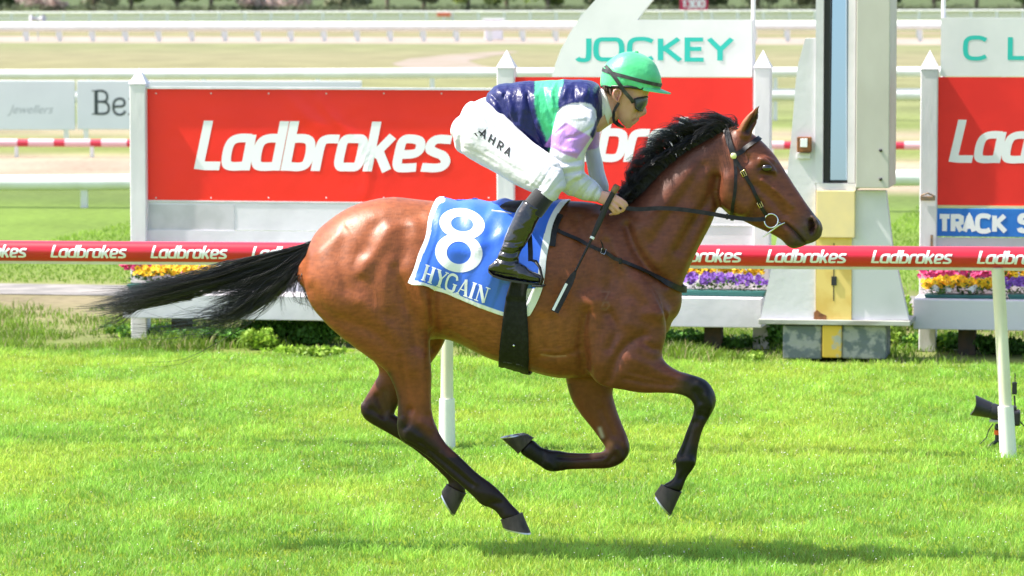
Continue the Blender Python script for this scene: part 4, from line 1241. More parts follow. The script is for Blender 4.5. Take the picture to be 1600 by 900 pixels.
STR = [
    # croup, hip and thigh
    ([(608, 358), (600, 376), (588, 394), (572, 412), (564, 424)], 12, 4.5), ([(584, 356), (577, 374), (570, 392)], 11, -2.6), ([(556, 398), (552, 420), (560, 436)], 9, -2.5),
    ([(655, 336), (628, 340), (604, 343), (588, 352)], 9, -2.6), ([(632, 365), (633, 388), (624, 412)], 10, -3.5), ([(648, 350), (650, 372)], 9, 3),
    ([(612, 415), (600, 445), (604, 475)], 14, 3.5), ([(640, 420), (660, 460), (664, 500)], 15, 5), ([(618, 420), (630, 460), (645, 500), (650, 540)], 9, -4),
    ([(484, 455), (505, 490), (545, 505), (590, 520), (618, 545)], 12, -5), ([(500, 400), (505, 440), (530, 480)], 18, 4), ([(540, 360), (530, 400), (540, 450)], 9, -2.4),
    ([(565, 470), (605, 510), (640, 575)], 14, 5), ([(625, 560), (632, 600), (640, 640)], 6, -4), ([(660, 560), (660, 600), (668, 640)], 7, 3),
    ([(678, 452), (676, 500), (681, 545)], 8, -9, lambda V: (V[:, 1] > -.30) * 1.), ([(654, 440), (668, 485), (672, 530)], 6, 4),
    # hocks
    ([(640, 640), (634, 668)], 5, -5), ([(660, 660), (672, 668)], 8, 3), ([(632, 690), (664, 707)], 4, -3), ([(655, 690), (700, 727), (738, 758)], 3, -3.5), ([(690, 708), (720, 733), (745, 755)], 3, 2.2), ([(745, 770), (770, 772)], 4, 2), ([(640, 672), (655, 684)], 5, 3), ([(630, 655), (636, 690)], 4, 2.5), ([(590, 620), (600, 645)], 5, -4),
    # belly and ribs
    ([(700, 450), (720, 500), (760, 530)], 16, -4), ([(846, 500), (850, 545)], 8, -4), ([(866, 500), (872, 540)], 7, -3), ([(836, 560), (880, 556), (905, 548)], 5, -3), ([(740, 545), (700, 522)], 7, -3),
    # shoulder
    ([(905, 345), (915, 400), (918, 450)], 14, -7), ([(935, 345), (965, 400), (1000, 450), (1030, 490)], 15, 9), ([(979, 352), (990, 385), (1012, 418), (1040, 440)], 8, -10), ([(950, 380), (958, 420), (950, 455)], 9, -5),
    ([(918, 490), (908, 530), (914, 575)], 10, -9), ([(932, 470), (930, 515), (936, 565)], 16, 8), ([(952, 490), (965, 515), (952, 545)], 7, -5), ([(985, 480), (985, 505)], 12, 6), ([(1010, 490), (1040, 490)], 10, 5), ([(870, 380), (880, 430), (876, 480)], 12, -3),
    ([(1006, 524), (985, 534), (968, 550), (958, 572), (948, 597)], 7, -7), ([(1006, 536), (1020, 546), (1030, 545)], 5, -4), ([(990, 562), (1030, 580), (1070, 592)], 8, 3), ([(975, 592), (1015, 600), (1050, 604)], 4, -4), ([(985, 582), (1020, 592), (1052, 597)], 3.5, -2.6),
    # neck
    ([(1075, 275), (1040, 310), (1010, 350)], 18, 7), ([(1098, 260), (1070, 300), (1040, 345), (1020, 380)], 8, -3.5), ([(1118, 280), (1112, 310), (1085, 345), (1060, 390)], 9, -7), ([(1080, 330), (1050, 380), (1030, 410)], 12, 3), ([(1104, 335), (1084, 380), (1066, 420)], 7, 4),
    # head
    ([(1121, 278), (1116, 305), (1127, 332), (1146, 342), (1168, 347)], 4.5, -7), ([(1136, 280), (1140, 310), (1165, 325)], 11, 4), ([(1180, 290), (1205, 310), (1225, 335)], 6, -4), ([(1190, 282), (1212, 296), (1236, 322)], 4, 4),
    ([(1186, 345), (1178, 330), (1190, 318)], 5, -3), ([(1168, 250), (1160, 235), (1168, 222)], 7, -6), ([(1189, 249), (1199, 247), (1209, 254)], 3, 4), ([(1186, 262), (1197, 257), (1208, 264)], 2.2, -3), ([(1190, 272), (1200, 274), (1210, 272)], 3, -3),
    ([(1227, 349), (1243, 362), (1255, 377), (1260, 382)], 2.0, -8), ([(1231, 347), (1246, 359), (1260, 375)], 3, 3), ([(1229, 360), (1240, 376)], 6, 3),
    ([(1266, 345), (1271, 352), (1268, 360)], 4.0, -17), ([(1262, 342), (1259, 352), (1263, 364)], 2.5, 4), ([(1274, 344), (1278, 354), (1274, 364)], 2.5, 3),
    ([(1166, 206), (1172, 194), (1180, 182), (1186, 170)], 3.4, -12), ([(1170, 208), (1174, 198), (1182, 187)], 2.2, -6),
    # fore legs
    ([(1092, 600), (1106, 612), (1108, 634)], 7, 4), ([(1086, 612), (1094, 628)], 4, -3.5), ([(1098, 640), (1090, 660)], 5, -3), ([(1082, 660), (1074, 690), (1066, 712)], 3.2, -4), ([(1090, 660), (1084, 700)], 4, 2), ([(1066, 720), (1078, 722)], 6, 3),
    ([(940, 640), (958, 680)], 6, -3), ([(974, 690), (982, 706), (972, 722)], 5, 3), ([(958, 712), (950, 722)], 3.5, -3), ([(858, 722), (866, 732)], 4, 3), ([(848, 708), (846, 722)], 3, -2.6),
    ([(566, 634), (572, 648)], 4, 3), ([(580, 640), (600, 652)], 4, -3), ([(600, 612), (606, 640)], 4, -3), ([(1072, 738), (1062, 750)], 3.5, -2.6), ([(1078, 718), (1086, 724)], 4, 3), ([(764, 786), (782, 786)], 3.5, -2.6), ([(1104, 618), (1110, 636)], 4, 3), ([(1092, 648), (1104, 652)], 3.5, -3),
    ([(1060, 690), (1057, 712)], 2.6, 2.4), ([(1072, 670), (1066, 700)], 2.4, 2.2), ([(944, 712), (900, 716), (872, 714)], 3.2, -3.5), ([(965, 702), (972, 714)], 5, 3),
]
HV = sculpt(HV, HFc, HF, [s if len(s) > 3 else (*s, None) for s in STR])
HV = lap(HV, HFc, 2, .4)
HV = lap(HV, HFc, 14, .5, np.exp(-(seg_dist(to_px(HV, HF), [(510, 390), (560, 360), (620, 370), (650, 380)]) / 40) ** 2))
P = to_px(HV, HF)
# veins and hair swirls in the hide
N_ = normals(HV, HFc)
vein = [([(540, 350), (560, 380), (548, 410)], 2.2, 1.2), ([(575, 430), (590, 460), (585, 500)], 2, 1.4), ([(600, 500), (620, 540), (628, 600)], 2, 1.6), ([(700, 500), (740, 515), (790, 545)], 2, 1.8), ([(850, 548), (885, 552), (905, 560)], 1.8, 2.),
        ([(940, 470), (960, 520), (955, 560)], 2, 1.2), ([(1000, 430), (1010, 470), (1030, 500)], 2, 1.4), ([(1200, 300), (1190, 320), (1200, 340)], 1.8, 1.6), ([(1215, 320), (1232, 332)], 1.8, 1.3), ([(620, 450), (640, 470), (636, 510)], 2, 1.2),
        ([(1002, 596), (1030, 602), (1064, 606)], 1.8, 1.6)]
for poly, rad, dep in vein:
    d = seg_dist(P, smoothpoly(poly)); HV = HV + N_ * (np.exp(-(d / rad) ** 2) * np.clip(np.abs(N_[:, 1]) * 1.5 - .1, 0, 1) * dep * .001)[:, None]
HV = HV + N_ * (fbm(P, 34, 5) * .0018 * ramp(P[:, 0] * 0 + HV[:, 2], .7, .9)[:, 0])[:, None]
HV = HV + N_ * (fbm(P * [1, .45], 9, 9) * .0007)[:, None]
HV = HV + N_ * ((1 - np.abs(fbm(P * [.8, .5] + 700, 26, 19, 2)) * 4).clip(-1, 1) * .0003)[:, None]
# ---- the coat
P = to_px(HV, HF)
bay, bay_d, blk, muz = np.array([.275, .078, .026]), np.array([.112, .034, .018]), np.array([.0055, .0045, .0045]), np.array([.062, .036, .027])
Cc = np.tile(bay, (len(HV), 1))
def mixc(C, w_, c): return C * (1 - w_) + np.array(c) * w_
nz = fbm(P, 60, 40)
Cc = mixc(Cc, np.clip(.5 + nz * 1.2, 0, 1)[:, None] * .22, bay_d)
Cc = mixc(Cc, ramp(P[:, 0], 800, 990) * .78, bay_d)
Cc = mixc(Cc, ramp(P[:, 1] - .25 * (P[:, 0] - 700), 470, 560) * .35, bay_d)                              # forehand, neck and underside darker: shade put into the coat colour
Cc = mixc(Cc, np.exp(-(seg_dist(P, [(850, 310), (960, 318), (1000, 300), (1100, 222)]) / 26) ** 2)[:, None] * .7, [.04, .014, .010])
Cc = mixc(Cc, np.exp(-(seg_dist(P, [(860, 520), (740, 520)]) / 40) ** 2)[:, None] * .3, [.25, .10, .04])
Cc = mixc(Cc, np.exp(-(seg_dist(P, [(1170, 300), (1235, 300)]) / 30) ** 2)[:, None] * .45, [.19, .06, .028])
Cc = mixc(Cc, np.exp(-(seg_dist(P, [(1193, 262), (1203, 266)]) / 10) ** 2)[:, None] * .92, [.03, .014, .011])   # round the eye
# muzzle
Cc = mixc(Cc, ramp(P[:, 0] * .8 + P[:, 1] * .6, 1192, 1224), muz)
Cc = mixc(Cc, np.exp(-(seg_dist(P, [(1266, 346), (1271, 353), (1268, 361)]) / 5) ** 2)[:, None] * .7, [.05, .016, .016])
Cc = mixc(Cc, np.exp(-(seg_dist(P, [(1229, 350), (1245, 364), (1256, 377)]) / 2.2) ** 2)[:, None] * .8, [.006, .005, .005])
# black points on the legs
hj = fbm(P, 14, 60) * 14
def region(cond): return cond[:, None] * 1.
leg_h = region((P[:, 0] < 860) & (P[:, 1] > 560) & (HV[:, 1] < .04))
k_nh = ramp((P[:, 1] + hj) - (P[:, 0] - 620) * .35, 628, 662)
Cc = mixc(Cc, leg_h * k_nh * .96, blk)
Cc = mixc(Cc, leg_h * region(P[:, 1] < 715) * np.exp(-(seg_dist(P, [(664, 640), (668, 670), (690, 690), (706, 708)]) / 9) ** 2)[:, None] * .65, bay_d)
Cc = mixc(Cc, leg_h * np.exp(-(seg_dist(P, [(608, 585), (622, 620), (626, 650)]) / 7) ** 2)[:, None] * .8, [.03, .014, .011])
leg_f = region((P[:, 0] < 780) & (P[:, 1] > 560) & (HV[:, 1] >= .04))
Cc = mixc(Cc, leg_f * ramp(P[:, 1] + hj, 570, 648) * .93, blk)
Cc = mixc(Cc, leg_f * np.exp(-(seg_dist(P, [(602, 615), (600, 640)]) / 10) ** 2)[:, None] * .75, [.10, .045, .028])  # lit inside of the far hock, light put into the coat colour
nf = region((P[:, 0] > 1010) & (P[:, 1] > 562) & (HV[:, 1] < .0))
Cc = mixc(Cc, nf * ramp(P[:, 0] + hj + (P[:, 1] - 600) * .3, 1052, 1098), blk)
Cc = mixc(Cc, nf * region(P[:, 1] > 640), blk)
Cc = mixc(Cc, nf * np.exp(-(seg_dist(P, [(1092, 664), (1086, 690)]) / 7) ** 2)[:, None] * .5, [.05, .022, .016])
ff = region((P[:, 1] > 600) & (P[:, 0] > 780) & (P[:, 0] < 1000) & (HV[:, 1] > .02))
Cc = mixc(Cc, ff * ramp(P[:, 1] + hj, 676, 706) * .72, blk)
Cc = mixc(Cc, ff * ramp(-P[:, 0] + hj, -905, -870) * .98, blk)
Cc = mixc(Cc, ff * np.exp(-(seg_dist(P, [(928, 709), (948, 702), (952, 694)]) / 6) ** 2)[:, None] * .8, [.42, .17, .11])
Cc = mixc(Cc, ff * np.exp(-(seg_dist(P, [(937, 670), (941, 682)]) / 3) ** 2)[:, None] * .9, [.45, .38, .32])
# ears: dark rim and inside
Cc = mixc(Cc, region(P[:, 1] < 214) * region(P[:, 0] > 1148) * np.exp(-(seg_dist(P, [(1168, 206), (1173, 194), (1181, 181), (1187, 168)]) / 4.2) ** 2)[:, None], [.012, .008, .008])
Cc = mixc(Cc, region(P[:, 1] < 205) * region(P[:, 0] > 1152) * ramp(-seg_dist(P, [(1155, 200), (1165, 184), (1178, 172)]), -9, -3) * .5, [.40, .15, .07])
# brand marks on the shoulder
for pl in ([(938, 455), (952, 456), (946, 467)], [(941, 478), (943, 472), (950, 472), (952, 478), (947, 484), (941, 482)]):
    Cc = mixc(Cc, region(HV[:, 1] < 0) * np.exp(-(seg_dist(P, pl) / 1.4) ** 2)[:, None] * .22, [.30, .20, .15])
Cc = mixc(Cc, region(HV[:, 1] < 0) * np.exp(-(seg_dist(P, [(846, 554), (866, 557), (884, 556)]) / 1.3) ** 2)[:, None] * .6, [.42, .24, .15])
streak = fbm(P * [1, 1], 4, 77, 2)
hairt = fbm(P * [.35, 1.2] + 90, 2.6, 81, 2) * np.clip((HV[:, 2] - .6) * 3, 0, 1)
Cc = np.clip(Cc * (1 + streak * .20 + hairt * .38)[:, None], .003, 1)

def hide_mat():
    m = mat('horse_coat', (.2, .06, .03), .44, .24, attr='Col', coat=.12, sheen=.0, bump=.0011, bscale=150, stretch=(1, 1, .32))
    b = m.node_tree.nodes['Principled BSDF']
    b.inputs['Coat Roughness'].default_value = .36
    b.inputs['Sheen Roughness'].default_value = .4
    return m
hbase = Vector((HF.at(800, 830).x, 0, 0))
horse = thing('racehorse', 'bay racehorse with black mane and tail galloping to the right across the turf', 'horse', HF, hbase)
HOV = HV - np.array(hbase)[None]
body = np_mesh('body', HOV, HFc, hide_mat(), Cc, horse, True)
HBVH = BVHTree.FromPolygons([tuple(v) for v in HV], [tuple(f) for f in HFc])
def hproj(px, py, bvh=None, far=False):
    """point on the near side of the hide under a spot, with its normal (frame coordinates)"""
    b = bvh or HBVH
    d = ray(px, py); q = HF.loc(CAMP); e = HF.loc(CAMP + d) - q
    h = b.ray_cast(q, e.normalized())
    if h[0] is None: return None, None
    n = h[1]
    if n.dot(e) > 0: n = -n
    return h[0], n

# ---- eyes
M_eyeb = mat('horse_eye', (.012, .006, .005), .08, .6, coat=.8)
for sg in (-1, 1):
    q = HF.at(1197.5, 262.5, -.086)
    mb = MB(); mb.ball((q.x, sg * .0830, q.z), .0215, 10, (1.12, .75, .82))
    part('eye', mb, M_eyeb, horse, smooth=80)
# ---- hooves
M_hoof = mat('hoof_horn', (.038, .031, .027), .6, .3, var=(.080, .064, .052), vscale=26, vdetail=6, stretch=(1, 1, .3), bump=.0008, bscale=60)
M_shoe = mat('racing_plate', (.55, .56, .58), .35, .5, .9)
def hoof(top_heel, top_toe, sole_heel, sole_toe, y, label):
    th_, tt, sh, st_ = [HF.at(*p, y) for p in (top_heel, top_toe, sole_heel, sole_toe)]
    n = 28
    vs = []
    lev = 7
    for j in range(lev):
        k = j / (lev - 1)
        a = th_.lerp(sh, k); b = tt.lerp(st_, k)
        c = (a + b) / 2; h = (b - a) / 2
        wy = (.038 + .014 * k) if 1 else 0
        for i in range(n):
            t = 2 * math.pi * i / n
            co, si = math.cos(t), math.sin(t)
            fl = 1 - (.22 * k if co < -.5 else 0)
            vs.append(c + h * math.copysign(abs(co) ** .85, co) * (1.0 + (.04 if j == 0 else 0)) + Vector((0, 1, 0)) * si * wy * (1 + .12 * co) + (Vector((0, 0, 0))))
    fs = []
    for j in range(lev - 1):
        for i in range(n):
            i2 = (i + 1) % n
            fs.append((j * n + i, j * n + i2, (j + 1) * n + i2, (j + 1) * n + i))
    fs.append(tuple(range(n - 1, -1, -1)))
    # hollow sole
    out = (sh - th_).normalized()
    c = (sh + st_) / 2
    base = len(vs)
    for i in range(n):
        p = vs[(lev - 1) * n + i]; vs.append(p.lerp(c, .35) )
    vs.append(c - out * .008)
    for i in range(n):
        i2 = (i + 1) % n
        fs.append(((lev - 1) * n + i, (lev - 1) * n + i2, base + i2, base + i)); fs.append((base + i, base + i2, base + n))
    mb = MB().add(vs, fs)
    o = part('hoof', mb, M_hoof, horse, smooth=45)
    if label: o['label'] = label
    mb = MB()
    rim = [vs[(lev - 1) * n + i] for i in range(n)]
    inn = [p.lerp(c, .24) for p in rim]
    vv, ff_ = [], []
    idx = [i for i in range(n) if math.cos(2 * math.pi * i / n) > -.8]
    idx = sorted(idx, key=lambda i: ((i + n // 2) % n))
    for i in idx:
        vv += [rim[i] + out * .0005, inn[i] + out * .0005, inn[i] + out * .008, rim[i] + out * .008]
    for k in range(len(idx) - 1):
        for e in range(4):
            e2 = (e + 1) % 4
            ff_.append((k * 4 + e, k * 4 + e2, k * 4 + 4 + e2, k * 4 + 4 + e))
    ff_ += [(3, 2, 1, 0), tuple((len(idx) - 1) * 4 + e for e in range(4))]
    mb.add(vv, ff_); part('horseshoe', mb, M_shoe, o, smooth=30)
hoof((782, 812), (816, 801), (786, 824), (829, 832), YH, None)
hoof((698, 756), (728, 771), (690, 768), (711, 804), YF, None)
hoof((1033, 757), (1065, 769), (1023, 771), (1049, 804), YN, None)
hoof((834, 684), (810, 709), (824, 678), (784, 685), YG, None)

# ---- hair
M_hair = mat('black_hair', (.012, .011, .012), .34, .5, attr='Col', coat=.15)
def strands(paths, r0, cols, name, parent, nseg=3):
    """paths: list of (k,3) arrays -> thin three sided tapering hairs, one mesh"""
    n = len(paths); k = len(paths[0])
    A_ = np.array(paths)
    T = np.gradient(A_, axis=1); T /= np.linalg.norm(T, axis=2)[:, :, None] + 1e-9
    up = np.array([0, 1, .2]); B1 = np.cross(T, up); B1 /= np.linalg.norm(B1, axis=2)[:, :, None] + 1e-9; B2 = np.cross(T, B1)
    tt = np.linspace(0, 1, k); rad = np.asarray(r0)[:, None] * (1 - tt ** 2.5 * .85)[None]
    V = np.zeros((n, k, 3, 3))
    for i in range(3):
        a = 2 * np.pi * i / 3
        V[:, :, i] = A_ + (B1 * math.cos(a) + B2 * math.sin(a)) * rad[:, :, None]
    V = V.reshape(-1, 3)
    i = np.arange(n)[:, None, None] * (k * 3); j = np.arange(k - 1)[None, :, None] * 3
    F = []
    for e in range(3):
        e2 = (e + 1) % 3
        q = np.stack([np.broadcast_to(i + j + v, (n, k - 1, 1))[..., 0] for v in (e, e2, 3 + e2, 3 + e)], -1)
        F.append(q.reshape(-1, 4))
    F = np.concatenate(F)
    o = np_mesh(name, V - np.array(TI[parent][1])[None], F, M_hair, np.repeat(cols, k * 3, 0), parent, True)
    return o
def curve_pts(ctrl, k):
    c = catmull(ctrl, 8); c = np.array(c)
    idx = np.linspace(0, len(c) - 1, k); lo = np.floor(idx).astype(int); hi = np.minimum(lo + 1, len(c) - 1); f = (idx - lo)[:, None]
    return c[lo] * (1 - f) + c[hi] * f
def to3(pl):
    return np.array([tuple(HF.at(p[0], p[1], p[2])) for p in pl])
def hair_set(fams, K=16):
    paths, rad, cols = [], [], []
    for keyA, keyB, cnt_, spread, wig, r_ in fams:
        per = (12 if K > 12 else 7) if cnt_ > 60 else 3
        for L_ in range(max(1, cnt_ // per)):
            f0 = rnd.random(); ln0 = rnd.uniform(.70, 1.06); g = [rnd.gauss(0, 1) for _ in range(3)]; w0 = rnd.random(); kk = [(rnd.gauss(0, wig), rnd.gauss(0, wig)) for _ in keyA]; tone = rnd.random()
            for _ in range(per):
                f = min(1, max(0, f0 + rnd.gauss(0, .035))); ln = ln0 * rnd.uniform(.9, 1.05)
                wide = rnd.choice((.3, .3, .3, 1.0))
                ctrl = []
                for i, (a, b) in enumerate(zip(keyA, keyB)):
                    t = i / (len(keyA) - 1)
                    x = a[0] + (b[0] - a[0]) * f; y = a[1] + (b[1] - a[1]) * f; yy = a[2] + (b[2] - a[2]) * w0
                    if i == 0: x0, y0, yy0 = x, y, yy
                    x = x0 + (x - x0) * (ln if t > .3 else 1); y = y0 + (y - y0) * (ln if t > .3 else 1)
                    ctrl.append((x + g[0] * spread * t + kk[i][0] * t + rnd.gauss(0, wig * .45) * wide, y + g[1] * spread * t + kk[i][1] * t + rnd.gauss(0, wig * .45) * wide, yy0 + (yy - yy0) * min(1, t * 1.5) + g[2] * .018 * t + rnd.gauss(0, .004)))
                c3 = to3(curve_pts(ctrl, K)); paths.append(c3)
                rad.append(rnd.uniform(.6, 1.3) * r_)
                v = tone * .6 + rnd.random() * .4; cols.append(np.array([.012, .011, .011]) * (.4 + 2.2 * v * v) + (np.array([.03, .018, .012]) if rnd.random() < .08 else 0))
    return paths, np.array(rad), np.array(cols)
tail = [
    # upper edge family ... lower edge family
    ([(489, 376, -.02), (462, 386, -.03), (420, 398, -.05), (350, 414, -.06), (280, 436, -.08), (205, 452, -.1), (155, 457, -.12)],
     [(484, 392, .03), (466, 404, .04), (430, 420, .06), (370, 442, .07), (300, 466, .08), (222, 482, .1), (168, 488, .12)], 1300, 4.2, 2.4, .0010),
    ([(487, 380, -.02), (460, 396, -.05), (415, 420, -.06), (365, 440, -.06), (320, 456, -.08)],
     [(482, 396, .03), (470, 422, .05), (442, 456, .06), (400, 488, .07), (340, 514, .08)], 1100, 8, 5, .0009),
    ([(484, 388, -.03), (474, 408, -.06), (452, 430, -.08), (425, 452, -.08), (405, 468, -.09)],
     [(481, 398, .03), (480, 420, .05), (470, 445, .06), (478, 468, .06), (494, 492, .05)], 480, 8, 6, .0009),
    ([(484, 390, -.03), (455, 425, -.05), (420, 462, -.06), (385, 492, -.07), (340, 520, -.08), (270, 538, -.09), (200, 545, -.1)],
     [(482, 392, .0), (450, 425, .0), (400, 470, .0), (350, 500, .0), (300, 512, .0), (240, 520, .0), (170, 520, 0)], 60, 8, 8, .0013),
    ([(484, 390, -.03), (450, 428, -.05), (412, 470, -.06), (372, 496, -.07), (318, 506, -.08)],
     [(482, 392, .0), (440, 432, .0), (388, 476, .0), (330, 500, .0), (262, 502, .0)], 300, 8, 6, .0009),
    ([(484, 390, -.03), (452, 420, -.05), (412, 452, -.06), (398, 480, -.07), (385, 505, -.08), (350, 525, -.09)],
     [(482, 392, .0), (450, 425, .0), (400, 460, .0), (350, 480, .0), (320, 505, .0), (300, 512, .0)], 120, 8, 8, .0010),
    ([(300, 440, -.03), (240, 452, -.05), (200, 466, -.06), (160, 474, -.07), (120, 470, -.08)],
     [(300, 470, .03), (240, 480, .05), (200, 492, .06), (170, 505, .07), (150, 515, .08)], 260, 8, 4, .0008),
]
pth, rd, cl = hair_set(tail, 18)
strands(pth, rd, cl, 'tail', horse)
db = MB(); loft(db, HF, [(500, 372, 500, 395, .030), (484, 378, 486, 402, .028), (470, 386, 472, 406, .022), (452, 396, 453, 410, .012)], sub=4, n=14)
o = part('dock', db, mat('dock_dark', (.016, .012, .011), .5, .4), horse, smooth=80)
mane = []
crest = [(1138, 197), (1122, 209), (1104, 219), (1086, 230), (1066, 240), (1048, 254), (1032, 268), (1018, 281), (1006, 296), (996, 309), (985, 317)]
mids = [(1122, 184), (1100, 192), (1084, 198), (1068, 200), (1050, 208), (1032, 224), (1018, 236), (1004, 252), (992, 268), (984, 288), (972, 304)]
m2 = [(1104, 183), (1082, 190), (1068, 188), (1052, 194), (1034, 206), (1016, 220), (1002, 236), (990, 250), (982, 262), (978, 282), (966, 306)]
tips = [(1084, 190), (1068, 186), (1058, 184), (1040, 198), (1020, 208), (1002, 222), (990, 238), (982, 250), (980, 272), (984, 290), (962, 316)]
for i in range(len(crest) - 1):
    mk = lambda j, s_, e=0: [(crest[j][0], crest[j][1] + 3, -.02 * s_), (crest[j][0] * .6 + mids[j][0] * .4, crest[j][1] * .6 + mids[j][1] * .4 - 2, -.03 * s_), (mids[j][0], mids[j][1], -.05 * s_), (m2[j][0], m2[j][1], -.07 * s_), (tips[j][0], tips[j][1] + 4, -.09 * s_)]
    mane.append((mk(i, 1), mk(i + 1, -.8), 300, 4.6, 1.2, .0009))
# lower lying layer clothing the crest
low1 = [(c[0] - 14, c[1] - 8) for c in crest]; low2 = [(c[0] - 34, c[1] + 2) for c in crest]; low3 = [(c[0] - 46, c[1] + 16) for c in crest]
for i in range(len(crest) - 1):
    mk = lambda j, s_: [(crest[j][0], crest[j][1] + 4, -.02 * s_), (low1[j][0], low1[j][1], -.04 * s_), (low2[j][0], low2[j][1] - 2, -.06 * s_), (low3[j][0] + 6, low3[j][1] - 8, -.075 * s_)]
    mane.append((mk(i, 1.2), mk(i + 1, -.3), 220, 2.2, 1.2, .0011))
mane.append(([(1150, 196, -.03), (1130, 180, -.03), (1112, 172, -.04), (1095, 170, -.05)], [(1140, 200, .03), (1120, 184, .03), (1100, 182, .03), (1080, 186, .03)], 130, 3, 2, .0009))
mane.append(([(1152, 198, -.03), (1160, 194, -.02), (1156, 184, -.02), (1140, 178, -.02)], [(1140, 205, .03), (1130, 196, .03), (1120, 188, .03), (1110, 186, .03)], 110, 2, 2, .0009))
mane.append(([(1002, 298, -.06), (990, 300, -.1), (978, 296, -.12), (966, 312, -.13)], [(985, 318, -.03), (975, 314, -.06), (966, 318, -.06), (958, 324, -.06)], 140, 2, 1.5, .001))
pth, rd, cl = hair_set(mane, 12)
strands(pth, rd, cl, 'mane', horse)
pth, rd, cl = hair_set([([(1054, 712, YN), (1051, 718, YN), (1049, 722, YN)], [(1058, 720, YN), (1054, 724, YN), (1051, 726, YN)], 26, 1, .6, .001),
                        ([(858, 703, YG), (856, 699, YG), (854, 696, YG)], [(850, 702, YG), (849, 699, YG), (850, 697, YG)], 20, 1, .6, .001),
                        ([(755, 788, YH), (754, 791, YH), (752, 793, YH)], [(760, 790, YH), (759, 793, YH), (758, 796, YH)], 20, 1, .6, .001)], 6)
strands(pth, rd, cl, 'fetlock_tuft', horse)
KS = 1.0
# ================================================================== THE RIDER
def inpoly(P, poly):
    poly = np.array(poly, float); x, y = P[:, 0], P[:, 1]; c = np.zeros(len(P), bool)
    j = len(poly) - 1
    for i in range(len(poly)):
        xi, yi = poly[i]; xj, yj = poly[j]
        m_ = ((yi > y) != (yj > y)) & (x < (xj - xi) * (y - yi) / (yj - yi + 1e-12) + xi)
        c ^= m_; j = i
    return c
def shrink(rows, k, w_):
    out = []
    for r in rows:
        cx, cy = (r[0] + r[2]) / 2, (r[1] + r[3]) / 2
        out.append((cx + (r[0] - cx) * k, cy + (r[1] - cy) * k, cx + (r[2] - cx) * k, cy + (r[3] - cy) * k, r[4] * w_, *r[5:]))
    return out
rider = thing('person', 'jockey crouching over the horse in navy and green silks, white breeches and green cap', 'person', HF, (HF.at(860, 300, 0).x, 0, HF.at(860, 320, 0).z))
TORSO = [(772, 200, 758, 156, .12), (790, 216, 774, 136, .155), (815, 228, 800, 130, .168), (842, 240, 836, 127.5, .172), (866, 242, 872, 125.5, .178), (893, 232, 900, 125.5, .185), (915, 217, 924, 128, .178), (932, 203, 938, 138, .14), (944, 188, 944, 152, .08)]
ARM_N = [(880, 160, 926, 166, .055, -.125), (871, 176, 934, 186, .066, -.165), (865, 200, 929, 210, .070, -.185), (861, 226, 915, 240, .069, -.195), (859, 250, 912, 262, .068, -.200), (864, 276, 915, 272, .064, -.200),
         (876, 296, 918, 272, .058, -.190), (895, 307, 924, 278, .052, -.175), (916, 312, 932, 287, .044, -.165), (932, 313.5, 940, 297, .034, -.160)]
ARM_F = [(885, 168, 925, 170, .055, .125), (893, 186, 936, 192, .062, .160), (905, 210, 936, 214, .062, .165), (912, 232, 938, 236, .056, .160), (917, 256, 942, 262, .052, .145), (920, 276, 948, 282, .044, .125), (926, 290, 950, 297, .030, .115)]
THIGH = lambda s: [(722, 212, 742, 160, .10, .075 * s), (722, 238, 768, 160, .115, .10 * s), (746, 255, 797, 184, .105, .135 * s), (774, 270, 826, 216, .095, .185 * s), (800, 286, 853, 236, .088, .225 * s), (822, 297, 870, 250, .08, .26 * s),
                   (838, 302, 880, 268, .068, .285 * s), (848, 300, 884, 286, .060, .292 * s)]
SHIN0 = lambda s: [(842, 284, 882, 288, .058, .290 * s), (838, 294, 876, 300, .056, .300 * s), (834, 300, 872, 310, .052, .305 * s)]
SHIN1 = lambda s: [(836, 294, 872, 305, .050, .303 * s), (828, 304, 862, 318, .050, .312 * s), (815, 320, 846, 340, .048, .325 * s)]
BOOT = lambda s: [(818, 312, 850, 330, .053, .320 * s), (808, 328, 840, 347, .054, .328 * s), (797, 350, 832, 364, .052, .338 * s), (789, 370, 823, 380, .047, .345 * s), (783, 386, 815, 392, .042, .350 * s), (777, 400, 811, 403, .040, .352 * s), (772, 412, 812, 412, .040, .354 * s)]
FOOT = lambda s: [(765, 424, 769, 411, .028, .354 * s), (773, 430, 778, 402, .036, .354 * s), (787, 434, 797, 402, .038, .355 * s), (803, 437, 812, 409, .040, .357 * s), (820, 439, 825, 419, .043, .359 * s), (836, 441, 839, 427, .040, .361 * s), (846, 441, 848, 433, .026, .362 * s)]
# ---- skin: head, neck, hands and the body inside the clothes
sb_ = MB()
loft(sb_, HF, [(946, 118, 1006, 104, .062), (943, 130, 1017, 122, .076), (944, 143, 1016, 140, .079), (949, 153, 1007, 158, .074), (956, 164, 1000, 170, .064), (962, 175, 998, 180, .055), (966, 185, 994, 187, .045), (971, 191, 988, 193, .034)], sub=4, n=26, ex=2.15)
loft(sb_, HF, [(1000, 158, 1006, 160, .010), (1000, 166, 1009, 168, .012), (999, 173, 1010.5, 177, .015), (995, 180, 1003, 182, .012)], sub=3, n=12)          # nose
loft(sb_, HF, [(988, 184, 999, 186, .018), (986, 187, 998.5, 188, .020)], sub=2, n=12); loft(sb_, HF, [(984, 190, 995, 191, .019), (982, 193, 992, 194, .019)], sub=2, n=12)   # lips
loft(sb_, HF, [(978, 193, 990, 192, .022), (977, 198, 987, 198, .018)], sub=2, n=12)                                                                # chin
for s in (-1, 1):
    loft(sb_, HF, [(976, 160, 996, 166, .018, .050 * s), (980, 176, 992, 178, .016, .036 * s)], sub=3, n=12)                                               # cheek
